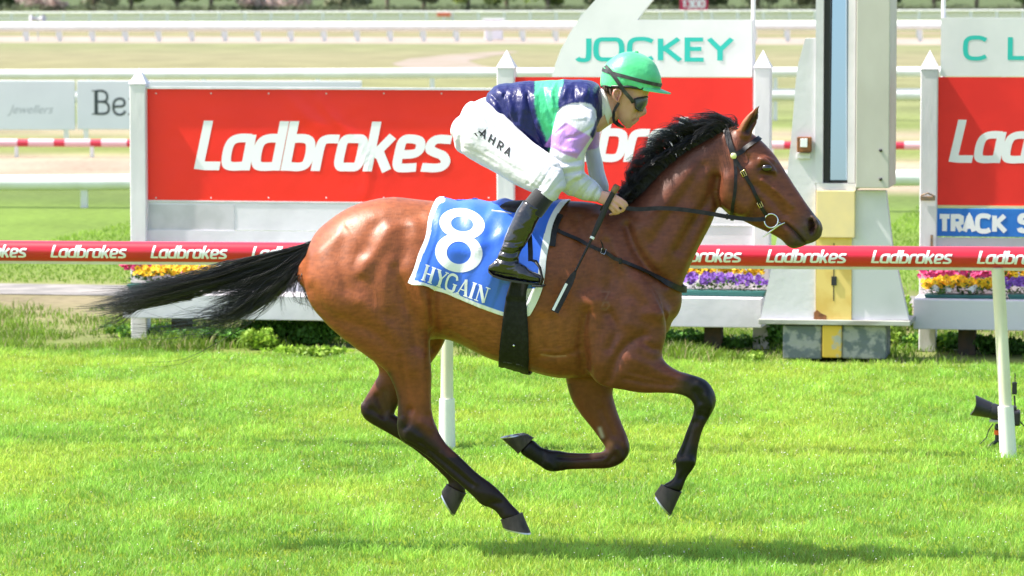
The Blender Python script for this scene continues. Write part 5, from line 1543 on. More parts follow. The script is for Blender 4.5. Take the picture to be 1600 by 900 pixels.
loft(sb_, HF, [(962, 190, 946, 140, .058), (950, 197, 936, 146, .066), (938, 206, 922, 150, .085)], sub=4, n=22)                                        # neck
loft(sb_, HF, shrink(TORSO, .86, .86), sub=3, n=22)
for A__ in (ARM_N, ARM_F): loft(sb_, HF, shrink(A__, .62, .62), sub=3, n=16)
for s in (-1, 1):
    loft(sb_, HF, shrink(THIGH(s), .86, .86), sub=3, n=16); loft(sb_, HF, shrink(SHIN0(s) + SHIN1(s)[1:] + BOOT(s)[1:], .66, .66), sub=3, n=16); loft(sb_, HF, shrink(FOOT(s), .7, .7), sub=3, n=14)
def tube_px(mb, pts, rads, n=12):
    c = catmull([(*p, r) for p, r in zip(pts, rads)], 4)
    P3 = [HF.at(q[0], q[1], q[2]) for q in c]; rr_ = [q[3] for q in c]
    d0 = (P3[0] - P3[1]).normalized(); d1 = (P3[-1] - P3[-2]).normalized()
    P3 = [P3[0] + d0 * rr_[0] * .8, P3[0] + d0 * rr_[0] * .45] + P3 + [P3[-1] + d1 * rr_[-1] * .5, P3[-1] + d1 * rr_[-1] * .85]
    rr_ = [rr_[0] * .5, rr_[0] * .85] + rr_ + [rr_[-1] * .85, rr_[-1] * .45]
    mb.tube(P3, rr_, n)
def hand(mb, dx, yb, sg):
    """a loosely closed hand: sg -1 near side. knuckles outward, fingers curled under the reins, thumb along the side"""
    Y = lambda v: yb + sg * v
    D = lambda v: yb + sg * (v - .178 + .020)
    loft(mb, HF, [(926 + dx, 311, 935 + dx, 296, .020, yb), (935 + dx, 317, 943 + dx, 298, .017, D(.176)), (944 + dx, 321, 952 + dx, 300, .015, D(.180)), (950 + dx, 321, 959 + dx, 303, .014, D(.181))], sub=3, n=16)
    fing = [  # from the knuckle, forward, then curled in round the rein
        ([(955, 304, .178), (970, 312, .184), (979, 320, .172), (974, 326, .152)], .0098),
        ([(954, 309, .181), (968, 318, .188), (975, 326, .176), (968, 331, .155)], .0102),
        ([(950, 314, .182), (962, 324, .188), (967, 331, .176), (960, 334, .156)], .0098),
        ([(946, 318, .180), (956, 327, .184), (959, 333, .174), (953, 335, .157)], .0086)]
    for pts, r_ in fing:
        tube_px(mb, [(p[0] + dx, p[1], D(p[2])) for p in pts], [r_ * 1.1, r_, r_ * .92, r_ * .8])
    tube_px(mb, [(938 + dx, 303, D(.160)), (952 + dx, 305, D(.138)), (966 + dx, 312, D(.134)), (977 + dx, 319, D(.142))], [.014, .0125, .0108, .0092])
hand(sb_, 0, -.158, -1)
hand(sb_, 8, .115, 1)
SV, SF = skin(sb_, .0036, 3)
sP = to_px(SV, HF)
SV = sculpt(SV, SF, HF, [
    ([(1003, 158), (996, 166)], 3, -3, None), ([(999, 184.5), (994, 186.5), (989, 188)], 1.3, -3.2, None), ([(1000, 176), (996, 180)], 1.5, -2, None), ([(1007, 178), (1004, 180)], 1.2, -2.5, None),
    ([(992, 176), (988, 184)], 2.2, -1.8, None), ([(962, 176), (966, 190), (976, 199)], 3, 2.5, None), ([(960, 182), (968, 200)], 3, -3, None), ([(954, 172), (950, 186)], 3, -2, None), ([(984, 170), (992, 172)], 3, 1.5, None),
    ([(956, 310), (950, 314)], 1.6, 1.2, None), ([(940, 304), (954, 311)], 1.0, 1., None), ([(940, 309), (952, 314)], 1.0, .8, None)])
SV = lap(SV, SF, 1, .4)
sP = to_px(SV, HF)
SC_ = np.tile(np.array([.62, .34, .27]), (len(SV), 1))
SC_ = mixc(SC_, np.clip(.5 + fbm(sP, 7, 3) * 1.4, 0, 1)[:, None] * .35, [.55, .25, .19])
SC_ = mixc(SC_, np.exp(-(seg_dist(sP, [(1007, 178)]) / 4) ** 2)[:, None] * .5, [.58, .20, .15])
SC_ = mixc(SC_, np.exp(-(seg_dist(sP, [(999, 185), (989, 188)]) / 2.2) ** 2)[:, None] * .7, [.42, .12, .10])
SC_ = mixc(SC_, np.exp(-(seg_dist(sP, [(982, 190), (968, 192)]) / 5) ** 2)[:, None] * .3, [.30, .18, .13])
M_skin = mat('skin', (.5, .25, .18), .48, .4, attr='Col', bump=.0004, bscale=220)
M_skin.node_tree.nodes['Principled BSDF'].inputs['Subsurface Weight'].default_value = .12
M_skin.node_tree.nodes['Principled BSDF'].inputs['Subsurface Scale'].default_value = .01
rb = np.array(TI[rider][1])[None]
np_mesh('body', SV - rb, SF, M_skin, SC_, rider, True)
# ears
mb = MB()
for s in (-1, 1):
    ring = [(966, 139), (960.5, 141), (958.5, 147), (960, 153), (964, 158), (967, 157), (968, 152), (971, 147), (970.5, 141), (966, 139)]
    c3 = [HF.at(x - .5, y + .5, s * (.086 + (.014 if x < 963 else 0))) for x, y in ring]
    m_ = MB(); m_.tube(c3, .0055, 8); m_.tube([HF.at(966, 142, s * .084), HF.at(963.5, 148, s * .084), HF.at(966, 154, s * .083)], .0035, 8)
    m_.add([HF.at(965, 147.5, s * .079)] + [p + Vector((0, -s * .003, 0)) for p in c3[:-1]], [(0, i, i % 9 + 1) for i in range(1, 10)])
    part('ear', m_, mat('ear_skin', (.68, .34, .28), .5, .4, var=(.52, .2, .15), vscale=40) if s < 0 else bpy.data.materials['ear_skin'], rider, smooth=80)
# short hair at the nape
pth, rd, cl = hair_set([([(942, 133, -.05), (944, 142, -.062)], [(956, 138, -.078), (955, 152, -.076)], 200, .6, .3, .0009), ([(943, 133, .0), (944, 146, .0)], [(946, 136, -.06), (948, 152, -.066)], 200, .6, .3, .0009)], 5)
M_hair2 = mat('brown_short_hair', (.10, .055, .03), .5, .4)
o = strands(pth, rd, cl, 'hair', rider); o.data.materials.clear(); o.data.materials.append(M_hair2)

# ---- silks
gb_ = MB()
loft(gb_, HF, TORSO, sub=4, n=32, ex=2.3)
loft(gb_, HF, ARM_N, sub=4, n=22); loft(gb_, HF, ARM_F, sub=4, n=22)
GV, GF = skin(gb_, .0040, 6)
gP = to_px(GV, HF)
GV = lap(GV, GF, 22, .5, np.exp(-(seg_dist(gP, [(885, 165), (925, 175)]) / 16) ** 2))
# folds: sharp creases radiating from waist, armhole, elbow and cuff
FOLD = [([(770, 150), (783, 165), (790, 190)], 3.5, -7), ([(778, 140), (796, 160), (802, 190), (818, 215)], 5, 7), ([(788, 150), (792, 175), (806, 205)], 3, -6), ([(774, 165), (782, 185), (800, 212)], 3, 6), ([(796, 134), (788, 150)], 3, -5),
        ([(812, 132), (818, 160), (815, 200)], 5, 6), ([(824, 150), (830, 185), (845, 225)], 3.5, -7), ([(840, 190), (850, 215), (858, 235)], 3, 6), ([(806, 195), (830, 210), (850, 235)], 3, 5), ([(836, 150), (838, 185), (848, 210)], 3, 5),
        ([(850, 140), (856, 165), (862, 190)], 4, -6), ([(868, 130), (860, 150), (866, 168)], 3, 5), ([(885, 135), (880, 152)], 4, 6), ([(900, 132), (897, 150), (905, 162)], 4, -5), ([(918, 132), (914, 150)], 4, 6), ([(930, 150), (934, 165), (930, 185)], 2.5, -4),
        ([(872, 172), (888, 164), (905, 163), (924, 170), (932, 186)], 2.2, -7), ([(884, 178), (896, 186), (912, 184)], 3, 4), ([(926, 198), (906, 212), (886, 216)], 2.5, -5), ([(868, 208), (884, 196)], 3, -3), ([(866, 228), (882, 236), (900, 238)], 3, 5),
        ([(866, 246), (884, 256), (908, 250)], 3, -6), ([(866, 262), (890, 262), (912, 258)], 3, 5), ([(868, 276), (888, 270), (910, 268)], 3, -6), ([(874, 292), (890, 282), (908, 270)], 3, 5), ([(884, 300), (898, 286), (914, 276)], 2.6, -5),
        ([(896, 306), (906, 290), (920, 280)], 2.5, 5), ([(908, 310), (916, 296), (926, 286)], 2.2, -5), ([(918, 312), (924, 300), (932, 290)], 2, 5), ([(926, 312), (930, 304), (935, 296)], 1.8, -4)]
GV = sculpt(GV, GF, HF, [(f[0], f[1], f[2] * 1.25, None) for f in FOLD])
N_ = normals(GV, GF); gP = to_px(GV, HF)
rd1 = 1 - np.abs(fbm(gP * [1, .5], 24, 91, 2)) * 3.2; rd2 = 1 - np.abs(fbm(gP * [.7, 1] + 300, 8, 95, 2)) * 3
GV = GV + N_ * (rd1 * .0055 + rd2 * .0006)[:, None]
GV = lap(GV, GF, 2, .5)
gP = to_px(GV, HF)
navy, grn, wht, pur = [.005, .008, .092], [.06, .50, .22], [.58, .58, .63], [.47, .24, .62]
GC = np.tile(np.array(navy), (len(GV), 1))
grnP = [(835, 100), (836, 135), (835, 160), (839, 180), (846, 200), (852, 215), (861, 246), (875, 250), (872, 220), (872, 200), (874, 180), (872, 165), (873, 150), (880, 130), (880, 100)]
GC[inpoly(gP, grnP)] = grn
side = np.abs(GV[:, 1]) > .100
slv = [(872, 172), (882, 165), (894, 161), (912, 160), (924, 163), (931, 172), (932.5, 184), (927, 200), (921, 210), (955, 260), (960, 330), (850, 330), (850, 244), (862, 232), (863, 205), (868, 185)]
sl = (inpoly(gP, slv) & side & (GV[:, 1] < 0))
sl |= (gP[:, 1] > 246) | ((GV[:, 1] > 0) & (gP[:, 0] > 893) & (gP[:, 1] > 185)) 
GC[sl] = wht
purN = inpoly(gP, [(884, 191), (862, 210), (850, 229), (866, 232), (880, 240), (901, 248), (912, 232), (924, 214), (905, 204)]) & (GV[:, 1] < -.1)
GC[purN] = pur
GC[inpoly(gP, [(890, 212), (922, 206), (945, 200), (950, 218), (932, 232), (898, 238)]) & (GV[:, 1] > .02) & sl] = pur
coll = (gP[:, 0] > 940.5 - (gP[:, 1] - 150) * -.02) & (gP[:, 1] < 205); GC[coll] = wht
GC = lap(GC, GF, 1, .6)
M_silk = mat('racing_silk', (.02, .02, .2), .37, .42, attr='Col', coat=.0, sheen=.06, bump=.016, bscale=13, stretch=(1.2, 1, .6))
np_mesh('silks', GV - rb, GF, M_silk, GC, rider, True)
# collar
mb = MB(); loft(mb, HF, [(952, 196, 938, 139, .070), (957, 190, 944, 137, .066), (961, 187, 948, 141, .063)], sub=3, n=24, caps=.05)
part('collar', mb, mat('collar_white', (.66, .66, .64), .7, .3, sheen=.3), rider, smooth=60)
# ---- breeches
bb = MB()
loft(bb, HF, [(712, 214, 722, 180, .13), (716, 236, 744, 158, .165), (745, 246, 768, 150, .165), (775, 240, 790, 152, .14), (800, 235, 806, 165, .12)], sub=4, n=28, ex=2.3)
for s in (-1, 1):
    loft(bb, HF, THIGH(s), sub=4, n=24, ex=2.1); loft(bb, HF, SHIN0(s), sub=4, n=20)
BV, BFc = skin(bb, .0048, 6)
bP = to_px(BV, HF)
BV = lap(BV, BFc, 30, .5, np.exp(-(seg_dist(bP, [(740, 190), (800, 240)]) / 22) ** 2))
BV = sculpt(BV, BFc, HF, [(*f, None) for f in [([(728, 170), (750, 186), (780, 205), (820, 230)], 2.5, -3), ([(862, 262), (850, 280), (838, 296)], 2.5, -4), ([(872, 272), (862, 286), (852, 300)], 2.5, 4), ([(850, 256), (842, 272), (830, 288)], 3, 3), ([(720, 230), (745, 238), (775, 256)], 3, -3),
      ([(846, 244), (858, 256), (874, 262)], 2.5, -4), ([(836, 240), (850, 252), (866, 258)], 2.5, 3), ([(880, 280), (868, 292), (858, 302)], 2, -3), ([(824, 286), (836, 292), (846, 298)], 2, -3), ([(744, 160), (758, 178), (764, 200)], 3, -3), ([(762, 168), (790, 196), (812, 226), (836, 252)], 2.6, -3.5), ([(722, 176), (716, 200), (720, 226)], 3.5, -2.5), ([(812, 240), (838, 262), (858, 280)], 3, 3), ([(806, 262), (828, 278), (846, 290)], 2.4, -2.5), ([(760, 236), (790, 254), (812, 272)], 2.6, -2.4), ([(735, 172), (745, 190), (748, 215)], 3, 2.5), ([(708, 215), (722, 222), (738, 224)], 3, 2)]])
N_ = normals(BV, BFc); bP = to_px(BV, HF)
BV = BV + N_ * ((1 - np.abs(fbm(bP * [.6, 1] + 50, 11, 120, 3)) * 3) * .0006)[:, None]
M_bree = mat('white_breeches', (.58, .575, .62), .62, .35, sheen=.3, bump=.010, bscale=11, stretch=(.7, 1, 1.2), var=(.54, .54, .59), vscale=9)
np_mesh('breeches', BV - rb, BFc, M_bree, None, rider, True)
BBVH = BVHTree.FromPolygons([tuple(v) for v in BV], [tuple(f) for f in BFc])
# writing on the thigh
def thigh_map(u, v, k):
    x = 750 + u * 13.2 * .82 + v * 5; y = 212 + u * 13.2 * .60 - v * 12
    h, n = hproj(x, y, BBVH)
    return (h + n * (.0016 + .00015 * k)) if h else HF.at(x, y, -.25)
mb = lettering('AHRA', S_, .17, thigh_map, gap=.42, step=.15)
mb2 = MB()
for a, b in (((742, 208), (745.5, 212)), ((748, 205), (752, 208))):
    pa_, pb_ = hproj(*a, BBVH), hproj(*b, BBVH)
    mb2.tube([pa_[0] + pa_[1] * .001, pb_[0] + pb_[1] * .001], .003, 6)
mb.add(mb2.v, mb2.f)
part('lettering', mb, mat('black_print', (.012, .012, .014), .5), rider, recalc=False)
# ---- socks and boots
M_sock = mat('black_knit', (.012, .012, .016), .8, .3, sheen=.4, bump=.0008, bscale=160)
M_boot = mat('patent_black_leather', (.010, .010, .012), .16, .55, coat=.6, bump=.0015, bscale=30)
for s in (-1, 1):
    mb = MB(); loft(mb, HF, SHIN1(s), sub=5, n=26, caps=.1); part('sock', mb, M_sock, rider, smooth=70)
    mb = MB(); loft(mb, HF, BOOT(s), sub=5, n=26, caps=.12); loft(mb, HF, FOOT(s), sub=4, n=22)
    V_, F_ = skin(mb, .0038, 5)
    V_ = sculpt(V_, F_, HF, [(*f, None) for f in [([(780, 392), (800, 398), (814, 392)], 2, -5), ([(779, 399), (798, 404), (812, 400)], 2, 4), ([(777, 405), (796, 410), (812, 406)], 1.8, -5), ([(786, 385), (804, 388), (816, 384)], 1.8, 3), ([(782, 412), (800, 416), (815, 411)], 1.8, 3), ([(788, 378), (806, 380), (820, 376)], 1.6, -3),
          ([(766, 424), (800, 431), (844, 437)], 1.4, -3), ([(800, 340), (795, 365)], 3, -2)]])
    N_ = normals(V_, F_); p_ = to_px(V_, HF)
    V_ = V_ + N_ * (fbm(p_, 12, 150) * .004)[:, None]
    o = np_mesh('boot', V_ - rb, F_, M_boot, None, rider, True)
    mb = MB(); so_ = [(764, 423), (772, 430), (788, 435), (804, 438), (822, 440.5), (838, 443), (848, 441)]
    vs = []
    for (x, y) in so_:
        wv = {764: .024, 848: .018}.get(x, .038)
        for dy, e in ((0, -1), (0, 1), (3.2, 1), (3.2, -1)):
            q = HF.at(x, y + dy - 1.0, .357 * s); q.y += e * wv; vs.append(q)
    fs = [(0, 1, 2, 3), tuple(24 + i for i in (3, 2, 1, 0))]
    for i in range(6):
        for e in range(4):
            e2 = (e + 1) % 4; fs.append((i * 4 + e, i * 4 + e2, i * 4 + 4 + e2, i * 4 + 4 + e))
    mb.add(vs, fs); part('sole', mb, M_black, o)
    # fix sole position: sole is a part of the boot
# ---- helmet with green silk cap
hm = MB()
HC = HF.at(985, 128, 0)
def helm_pt(a, b, k=1.0):
    """a: azimuth in profile plane (0 front), b: elevation from the brim plane"""
    x = math.cos(b) * math.cos(a); y = math.cos(b) * math.sin(a); z = math.sin(b)
    rx = .139 if x > 0 else .136
    v = Vector((x * rx * k, y * .108 * k, z * .137 * k))
    t = R(8)                      # whole cap tips forward
    return HC + Vector((v.x * math.cos(t) + v.z * math.sin(t), v.y, -v.x * math.sin(t) + v.z * math.cos(t)))
vs, fs = [], []
na, nb = 72, 34
for j in range(nb + 1):
    b = R(-20) + (R(90) - R(-20)) * j / nb
    for i in range(na):
        a = 2 * math.pi * i / na
        fr_ = math.cos(a)
        b0 = R(-8 - 8 * (fr_ < 0) * abs(fr_)) if 1 else 0
        bb_ = b0 + (R(90) - b0) * j / nb
        k = 1 + .010 * math.sin(a * 6 + 1) * math.cos(bb_) + .026 * max(0, 1 - j / 9) * math.sin(a * 19 + math.sin(a * 7) * 2 + j * .5) + .008 * math.sin(bb_ * 9 + a * 3) * math.cos(bb_)
        k += .012 * max(0, math.cos((a - 0.7) * 8)) * math.exp(-((bb_ - .25) / .16) ** 2)
        vs.append(helm_pt(a, bb_, k))
for j in range(nb):
    for i in range(na):
        i2 = (i + 1) % na
        fs.append((j * na + i, j * na + i2, (j + 1) * na + i2, (j + 1) * na + i))
hm.add(vs, fs)
M_cap = mat('green_silk_cap', (.10, .60, .24), .36, .5, coat=.0, sheen=.1, bump=.004, bscale=26, var=(.07, .50, .19), vscale=14)
helm = part('helmet', hm, M_cap, rider, smooth=70)
mb = MB()
ring = [helm_pt(2 * math.pi * i / 48, R(-8 - 8 * (math.cos(2 * math.pi * i / 48) < 0) * abs(math.cos(2 * math.pi * i / 48))), .97) for i in range(49)]
mb.tube(ring, .007, 6)
part('rim', mb, M_black, helm, smooth=60)
mb = MB(); vs, fs = [], []
for j in range(7):
    k = j / 6
    for i in range(21):
        a = R(-62) + R(124) * i / 20
        p = helm_pt(a, R(-6), 1.0)
        ext = .050 * math.cos(a * 1.35) * k
        vs.append(p + Vector((ext, 0, -ext * .30 - .006 * k * abs(math.sin(a)) + .004 * (1 - k))))
for j in range(6):
    for i in range(20):
        fs.append((j * 21 + i, j * 21 + i + 1, (j + 1) * 21 + i + 1, (j + 1) * 21 + i))
n0 = len(vs)
vs += [v + Vector((0, 0, -.006)) for v in vs]; fs += [tuple(i + n0 for i in f)[::-1] for f in fs]
for j in range(6): fs += [(j * 21, (j + 1) * 21, (j + 1) * 21 + n0, j * 21 + n0), (j * 21 + 20, j * 21 + 20 + n0, (j + 1) * 21 + 20 + n0, (j + 1) * 21 + 20)]
for i in range(20): fs.append((6 * 21 + i, 6 * 21 + i + n0, 6 * 21 + i + 1 + n0, 6 * 21 + i + 1))
mb.add(vs, fs); part('peak', mb, M_cap, helm, smooth=60)
# tuft on the crown
mb = MB(); q = helm_pt(0, R(88), 1.0); mb.ball(q, .011, 8, (1.2, 1, .6)); part('cap_button', mb, M_cap, helm, smooth=80)
# goggles: strap round the cap, frame and lens
def ribbon(pts, nrm, w_, th=.003, closed=False):
    """flat strap along pts with outward normals"""
    mb = MB(); n = len(pts); vs = []
    for i in range(n):
        a = pts[(i - 1) % n] if closed or i > 0 else pts[i]; b = pts[(i + 1) % n] if closed or i < n - 1 else pts[i]
        t = (b - a).normalized(); nn = nrm[i].normalized(); s = t.cross(nn).normalized() * ((w_[i] if isinstance(w_, list) else w_) / 2)
        vs += [pts[i] - s, pts[i] + s, pts[i] + s + nn * th, pts[i] - s + nn * th]
    fs = []
    m = n if closed else n - 1
    for i in range(m):
        for e in range(4):
            e2 = (e + 1) % 4; j = (i + 1) % n
            fs.append((i * 4 + e, i * 4 + e2, j * 4 + e2, j * 4 + e))
    if not closed: fs += [(3, 2, 1, 0), tuple((n - 1) * 4 + e for e in range(4))]
    return mb.add(vs, fs)
def around(fn, n):
    P_ = [fn(2 * math.pi * i / n) for i in range(n)]; c = sum(P_, Vector()) / n
    return P_, [p - c for p in P_]
P_, Nn = around(lambda a: helm_pt(a, R(9 + 7 * -math.cos(a)) , 1.025), 60)
gg = part('goggle_strap', ribbon(P_, [n_ for n_ in Nn], .016, .002, True), mat('elastic_strap', (.03, .03, .035), .6, .4, var=(.07, .07, .075), vscale=30), rider, smooth=60)
for s in (-1, 1):
    pts, nr = [], []
    for x, y, yy in [(949, 102, .074), (957, 110, .092), (965, 120, .103), (973, 132, .105), (981, 144, .098), (989, 153, .090), (993, 160, .080)]:
        q = HF.at(x, y, 0); pts.append(Vector((q.x, s * (yy + .004), q.z))); nr.append(Vector((-.1, s, .15)))
    part('goggle_strap', ribbon(pts, nr, .017, .002), bpy.data.materials['elastic_strap'], rider, smooth=60)
mb = MB(); vs, fs = [], []
gout = [(991, 152), (990, 160), (993, 169), (999, 173), (1005, 170), (1011, 163), (1015, 156), (1010, 152)]
nz_ = 13
for j in range(nz_):
    v = j / (nz_ - 1); 
    for i in range(13):
        a = R(-78) + R(156) * i / 12
        sa = abs(math.sin(a)); top = HF.at(1012 - 19 * sa ** 2.2, 151.5 + 3.5 * sa ** 4, 0); bot = HF.at(1004 - 8 * sa ** 2.2, 173 - 6 * sa ** 5 - 3 * (sa < .2), 0)
        p = top.lerp(bot, v); bul = .010 * math.sin(math.pi * v) * math.cos(a)
        vs.append(Vector((p.x + bul, math.sin(a) * .078, p.z)))
for j in range(nz_ - 1):
    for i in range(12):
        fs.append((j * 13 + i, j * 13 + i + 1, (j + 1) * 13 + i + 1, (j + 1) * 13 + i))
mb.add(vs, fs); gl = part('goggle_lens', mb, mat('smoked_lens', (.06, .07, .065), .22, .5, coat=.0), rider, smooth=80)
edge = [vs[i] for i in range(13)] + [vs[j * 13 + 12] for j in range(1, nz_)] + [vs[(nz_ - 1) * 13 + i] for i in range(11, -1, -1)] + [vs[j * 13] for j in range(nz_ - 2, 0, -1)]
mb = MB(); mb.tube(edge + [edge[0]], .0042, 6); part('goggle_frame', mb, M_black, gl, smooth=60)
# chin strap
for s in (-1, 1):
    pts, nr = [], []
    for x, y, yy in [(970, 160, .078), (965, 168, .072), (962, 174, .064), (961, 183, .056), (962, 191, .046), (968, 196, .03), (975, 199.5, .0)]:
        q = HF.at(x, y, 0); pts.append(Vector((q.x, s * yy, q.z))); nr.append(Vector((-.5, s, -.2)))
    part('chin_strap', ribbon(pts, nr, .013, .004), M_black, rider, smooth=60)
# ================================================================== TACK
def lerp2(c, v):
    c = np.array(c, float); x = v * (len(c) - 1); i = min(int(x), len(c) - 2); f = x - i
    return c[i] * (1 - f) + c[i + 1] * f
def resample(poly, n):
    p = np.array(smoothpoly(poly, 2), float); d = np.r_[0, np.cumsum(np.linalg.norm(np.diff(p, axis=0), axis=1))]
    t = np.linspace(0, d[-1], n); return np.stack([np.interp(t, d, p[:, 0]), np.interp(t, d, p[:, 1])], 1)
def drape(px, py, off):
    """a spot on the hide lifted by off; slips down until it meets the back line"""
    for k in range(24):
        h, n = hproj(px, py + k * .6)
        if h is not None and h.y < .03:
            return h + n * off, n
    q = HF.at(px, py + 6, -.03); return q, Vector((0, -.3, 1)).normalized()
ML, MR = 34, 58
left = resample([(690, 311.5), (683, 313), (676, 325), (669, 345), (668, 365), (662, 382), (655, 397), (648, 417), (640, 441)], ML)
right = resample([(888, 317.5), (880, 325), (869, 342), (862, 362), (857, 384), (853, 408), (852, 425), (849, 447), (840, 472), (828, 493)], ML)
top = resample([(690, 311.5), (730, 312.5), (770, 315), (820, 317.5), (888, 317.5)], MR)
bot = resample([(640, 441), (668, 449), (700, 459), (745, 478), (785, 494), (806, 496), (828, 493)], MR)
grid, cg = [], []
for j in range(ML):
    row = []
    v = j / (ML - 1)
    for i in range(MR):
        u = i / (MR - 1)
        p = left[j] * (1 - u) + right[j] * u + top[i] * (1 - v) + bot[i] * v - (left[0] * (1 - u) * (1 - v) + right[0] * u * (1 - v) + left[-1] * (1 - u) * v + right[-1] * u * v)
        wr = .004 * math.sin(u * 17 + v * 6) * v + .005 * math.sin((u - v * .35) * 26 + 1) * (1 - v) * (u < .75) + .007 * math.exp(-((u - .50 + v * .12) / .045) ** 2) * (1 - v * .4)
        wr += .006 * math.exp(-((v - .42 - .15 * math.sin(u * 6)) / .06) ** 2) * (u < .7) + .010 * v * v * (u < .6) * math.sin(u * 11)
        off = .016 + wr + (.006 * v if u < .1 else 0)
        if .68 < u < .92 and v > .7: off = .008
        q, n = drape(p[0], p[1], off)
        row.append((q, n, p))
    grid.append(row)
th = thing('saddle_cloth', 'blue saddle cloth with white number 8, the word HYGAIN and a white border', 'saddle cloth', HF, (HF.at(760, 500, 0).x, 0, 1.0))
V, C, F = [], [], []
rows = [[(Vector((q.x, -q.y, q.z)), p) for q, n, p in r] for r in grid[::-1]] + [[(q, p) for q, n, p in r] for r in grid]
# lift over the spine
nr_ = len(rows)
Pn = []
for r in rows:
    for q, p in r: V.append(tuple(q)); Pn.append(p)
V = np.array(V); Pn = np.array(Pn)
for j in range(nr_ - 1):
    for i in range(MR - 1):
        k = j * MR + i; F.append((k, k + 1, k + MR + 1, k + MR))
F = np.array(F)
# refine for crisp colours
me = bpy.data.meshes.new('t'); me.from_pydata([tuple(v) for v in V], [], [tuple(f) for f in F])
o = bpy.data.objects.new('t', me); COL.objects.link(o)
md = o.modifiers.new('s', 'SUBSURF'); md.levels = 2; md.subdivision_type = 'CATMULL_CLARK'
md2 = o.modifiers.new('t', 'SOLIDIFY'); md2.thickness = .004; md2.offset = 1
bpy.context.view_layer.update()
me2 = bpy.data.meshes.new_from_object(o.evaluated_get(bpy.context.evaluated_depsgraph_get())); bpy.data.objects.remove(o)
CV = np.empty(len(me2.vertices) * 3, np.float32); me2.vertices.foreach_get('co', CV); CV = CV.reshape(-1, 3).astype(float)
cP = to_px(CV, HF)
# far side: mirror the spot coordinates
mir = CV.copy(); mir[:, 1] = -np.abs(mir[:, 1]); cP = to_px(mir, HF)
dl = seg_dist(cP, left); dr = seg_dist(cP, right); dbm = seg_dist(cP, bot)
blue = np.array([.022, .13, .70])
CC = np.tile(blue, (len(CV), 1))
edge_ = (dl < 5.5) | (dbm < 5.0) | (dr < 10.5) | (inpoly(cP, [(812, 452), (860, 448), (845, 510), (815, 510)]))
CC[edge_] = (.78, .79, .80)
ca = me2.color_attributes.new('Col', 'FLOAT_COLOR', 'POINT'); c4 = np.ones((len(CV), 4), np.float32); c4[:, :3] = CC; ca.data.foreach_set('color', c4.ravel())
me2.vertices.foreach_set('co', (CV - np.array(TI[th][1])[None]).astype(np.float32).ravel()); me2.shade_smooth()
M_cloth = mat('nylon_cloth', (.02, .1, .6), .36, .7, attr='Col', sheen=.2, bump=.001, bscale=60)
link_mesh('cloth', me2, M_cloth, th)
CB = BVHTree.FromPolygons([tuple(v) for v in CV], [tuple(p.vertices) for p in me2.polygons])
def cproj(x, y, off):
    h, n = hproj(x, y, CB)
    return h + n * off if h is not None else HF.at(x, y, -.28)
M_num = mat('white_nylon', (.80, .81, .83), .5, .4)
mb = MB()
def ringstroke(c, rx, ry, wx, wy, rot, lay):
    n = 40; vs, fs = [], []
    for i in range(n):
        a = 2 * math.pi * i / n
        for k in (-1, -.33, .33, 1):
            x = (rx + k * wx / 2) * math.cos(a); y = (ry + k * wy / 2) * math.sin(a)
            vs.append(cproj(c[0] + x * math.cos(rot) - y * math.sin(rot), c[1] + x * math.sin(rot) + y * math.cos(rot), .0012 + .0004 * lay))
    for i in range(n):
        j = (i + 1) % n
        for k in range(3): fs.append((i * 4 + k, i * 4 + k + 1, j * 4 + k + 1, j * 4 + k))
    mb.add(vs, fs)
ringstroke((722, 350), 26.5, 18, 18, 12.5, R(8), 0)
ringstroke((717, 395), 28, 24, 18, 13, R(8), 1)
part('number', mb, M_num, th, recalc=False)
mb = lettering('HYGAIN', Q_, .19, lambda u, v, k: cproj(657 + u * 25 * .78 + v * 7.5, 437 + u * 25 * .29 - v * 24, .0012 + .0001 * k), gap=.01, step=.2)
part('lettering', mb, M_num, th, recalc=False)

def strap_px(poly, width, off, n=24, th=.004, bvh=None):
    P_ = resample(poly, n) if len(poly) > 2 else np.array([np.array(poly[0]) * (1 - t) + np.array(poly[1]) * t for t in np.linspace(0, 1, n)])
    pts, nr = [], []
    for p in P_:
        h, nn = hproj(p[0], p[1], bvh)
        if h is None or h.y > .04:
            if not pts: continue
            q = HF.at(p[0], p[1], pts[-1].y * .9); pts.append(q); nr.append(nr[-1]); continue
        pts.append(h + nn * off); nr.append(nn)
    return pts, nr
def mirror(pts, nr): return [Vector((p.x, -p.y, p.z)) for p in pts], [Vector((n.x, -n.y, n.z)) for n in nr]
M_lea = mat('black_leather', (.009, .007, .008), .45, .3, var=(.020, .016, .017), vscale=40, bump=.0005, bscale=120)
M_web = mat('black_elastic', (.008, .008, .009), .6, .25, var=(.014, .014, .016), vscale=60)
M_brass = mat('brass', (.72, .55, .22), .25, .5, 1.0)
M_steel = mat('steel', (.68, .68, .70), .22, .5, 1.0)
# ---- saddle with girth and stirrups
th = thing('racing_saddle', 'tiny black racing saddle with pale pad, wide black girth and stirrups under the jockey', 'saddle', HF, (HF.at(800, 330, 0).x, 0, 1.3))
mb = MB(); loft(mb, HF, [(772, 334, 768, 318, .10), (790, 338, 786, 314, .13), (812, 342, 812, 313, .14), (840, 344, 842, 311, .12), (862, 338, 866, 306, .07)], sub=4, n=24)
part('seat', mb, M_lea, th, smooth=60)
mb = MB(); loft(mb, HF, [(776, 330, 775, 323, .15), (790, 333, 790, 324, .155), (806, 336, 806, 327, .15)], sub=3, n=18); part('pad', mb, mat('pale_pad', (.6, .62, .6), .6), th, smooth=60)
gl_ = [(799, 436), (795, 450), (791, 464), (787, 490), (784, 520), (782, 545), (781, 562), (781, 568)]
gr_ = [(829, 436), (824, 450), (822, 464), (824, 490), (826, 520), (827, 545), (827, 566), (827, 578)]
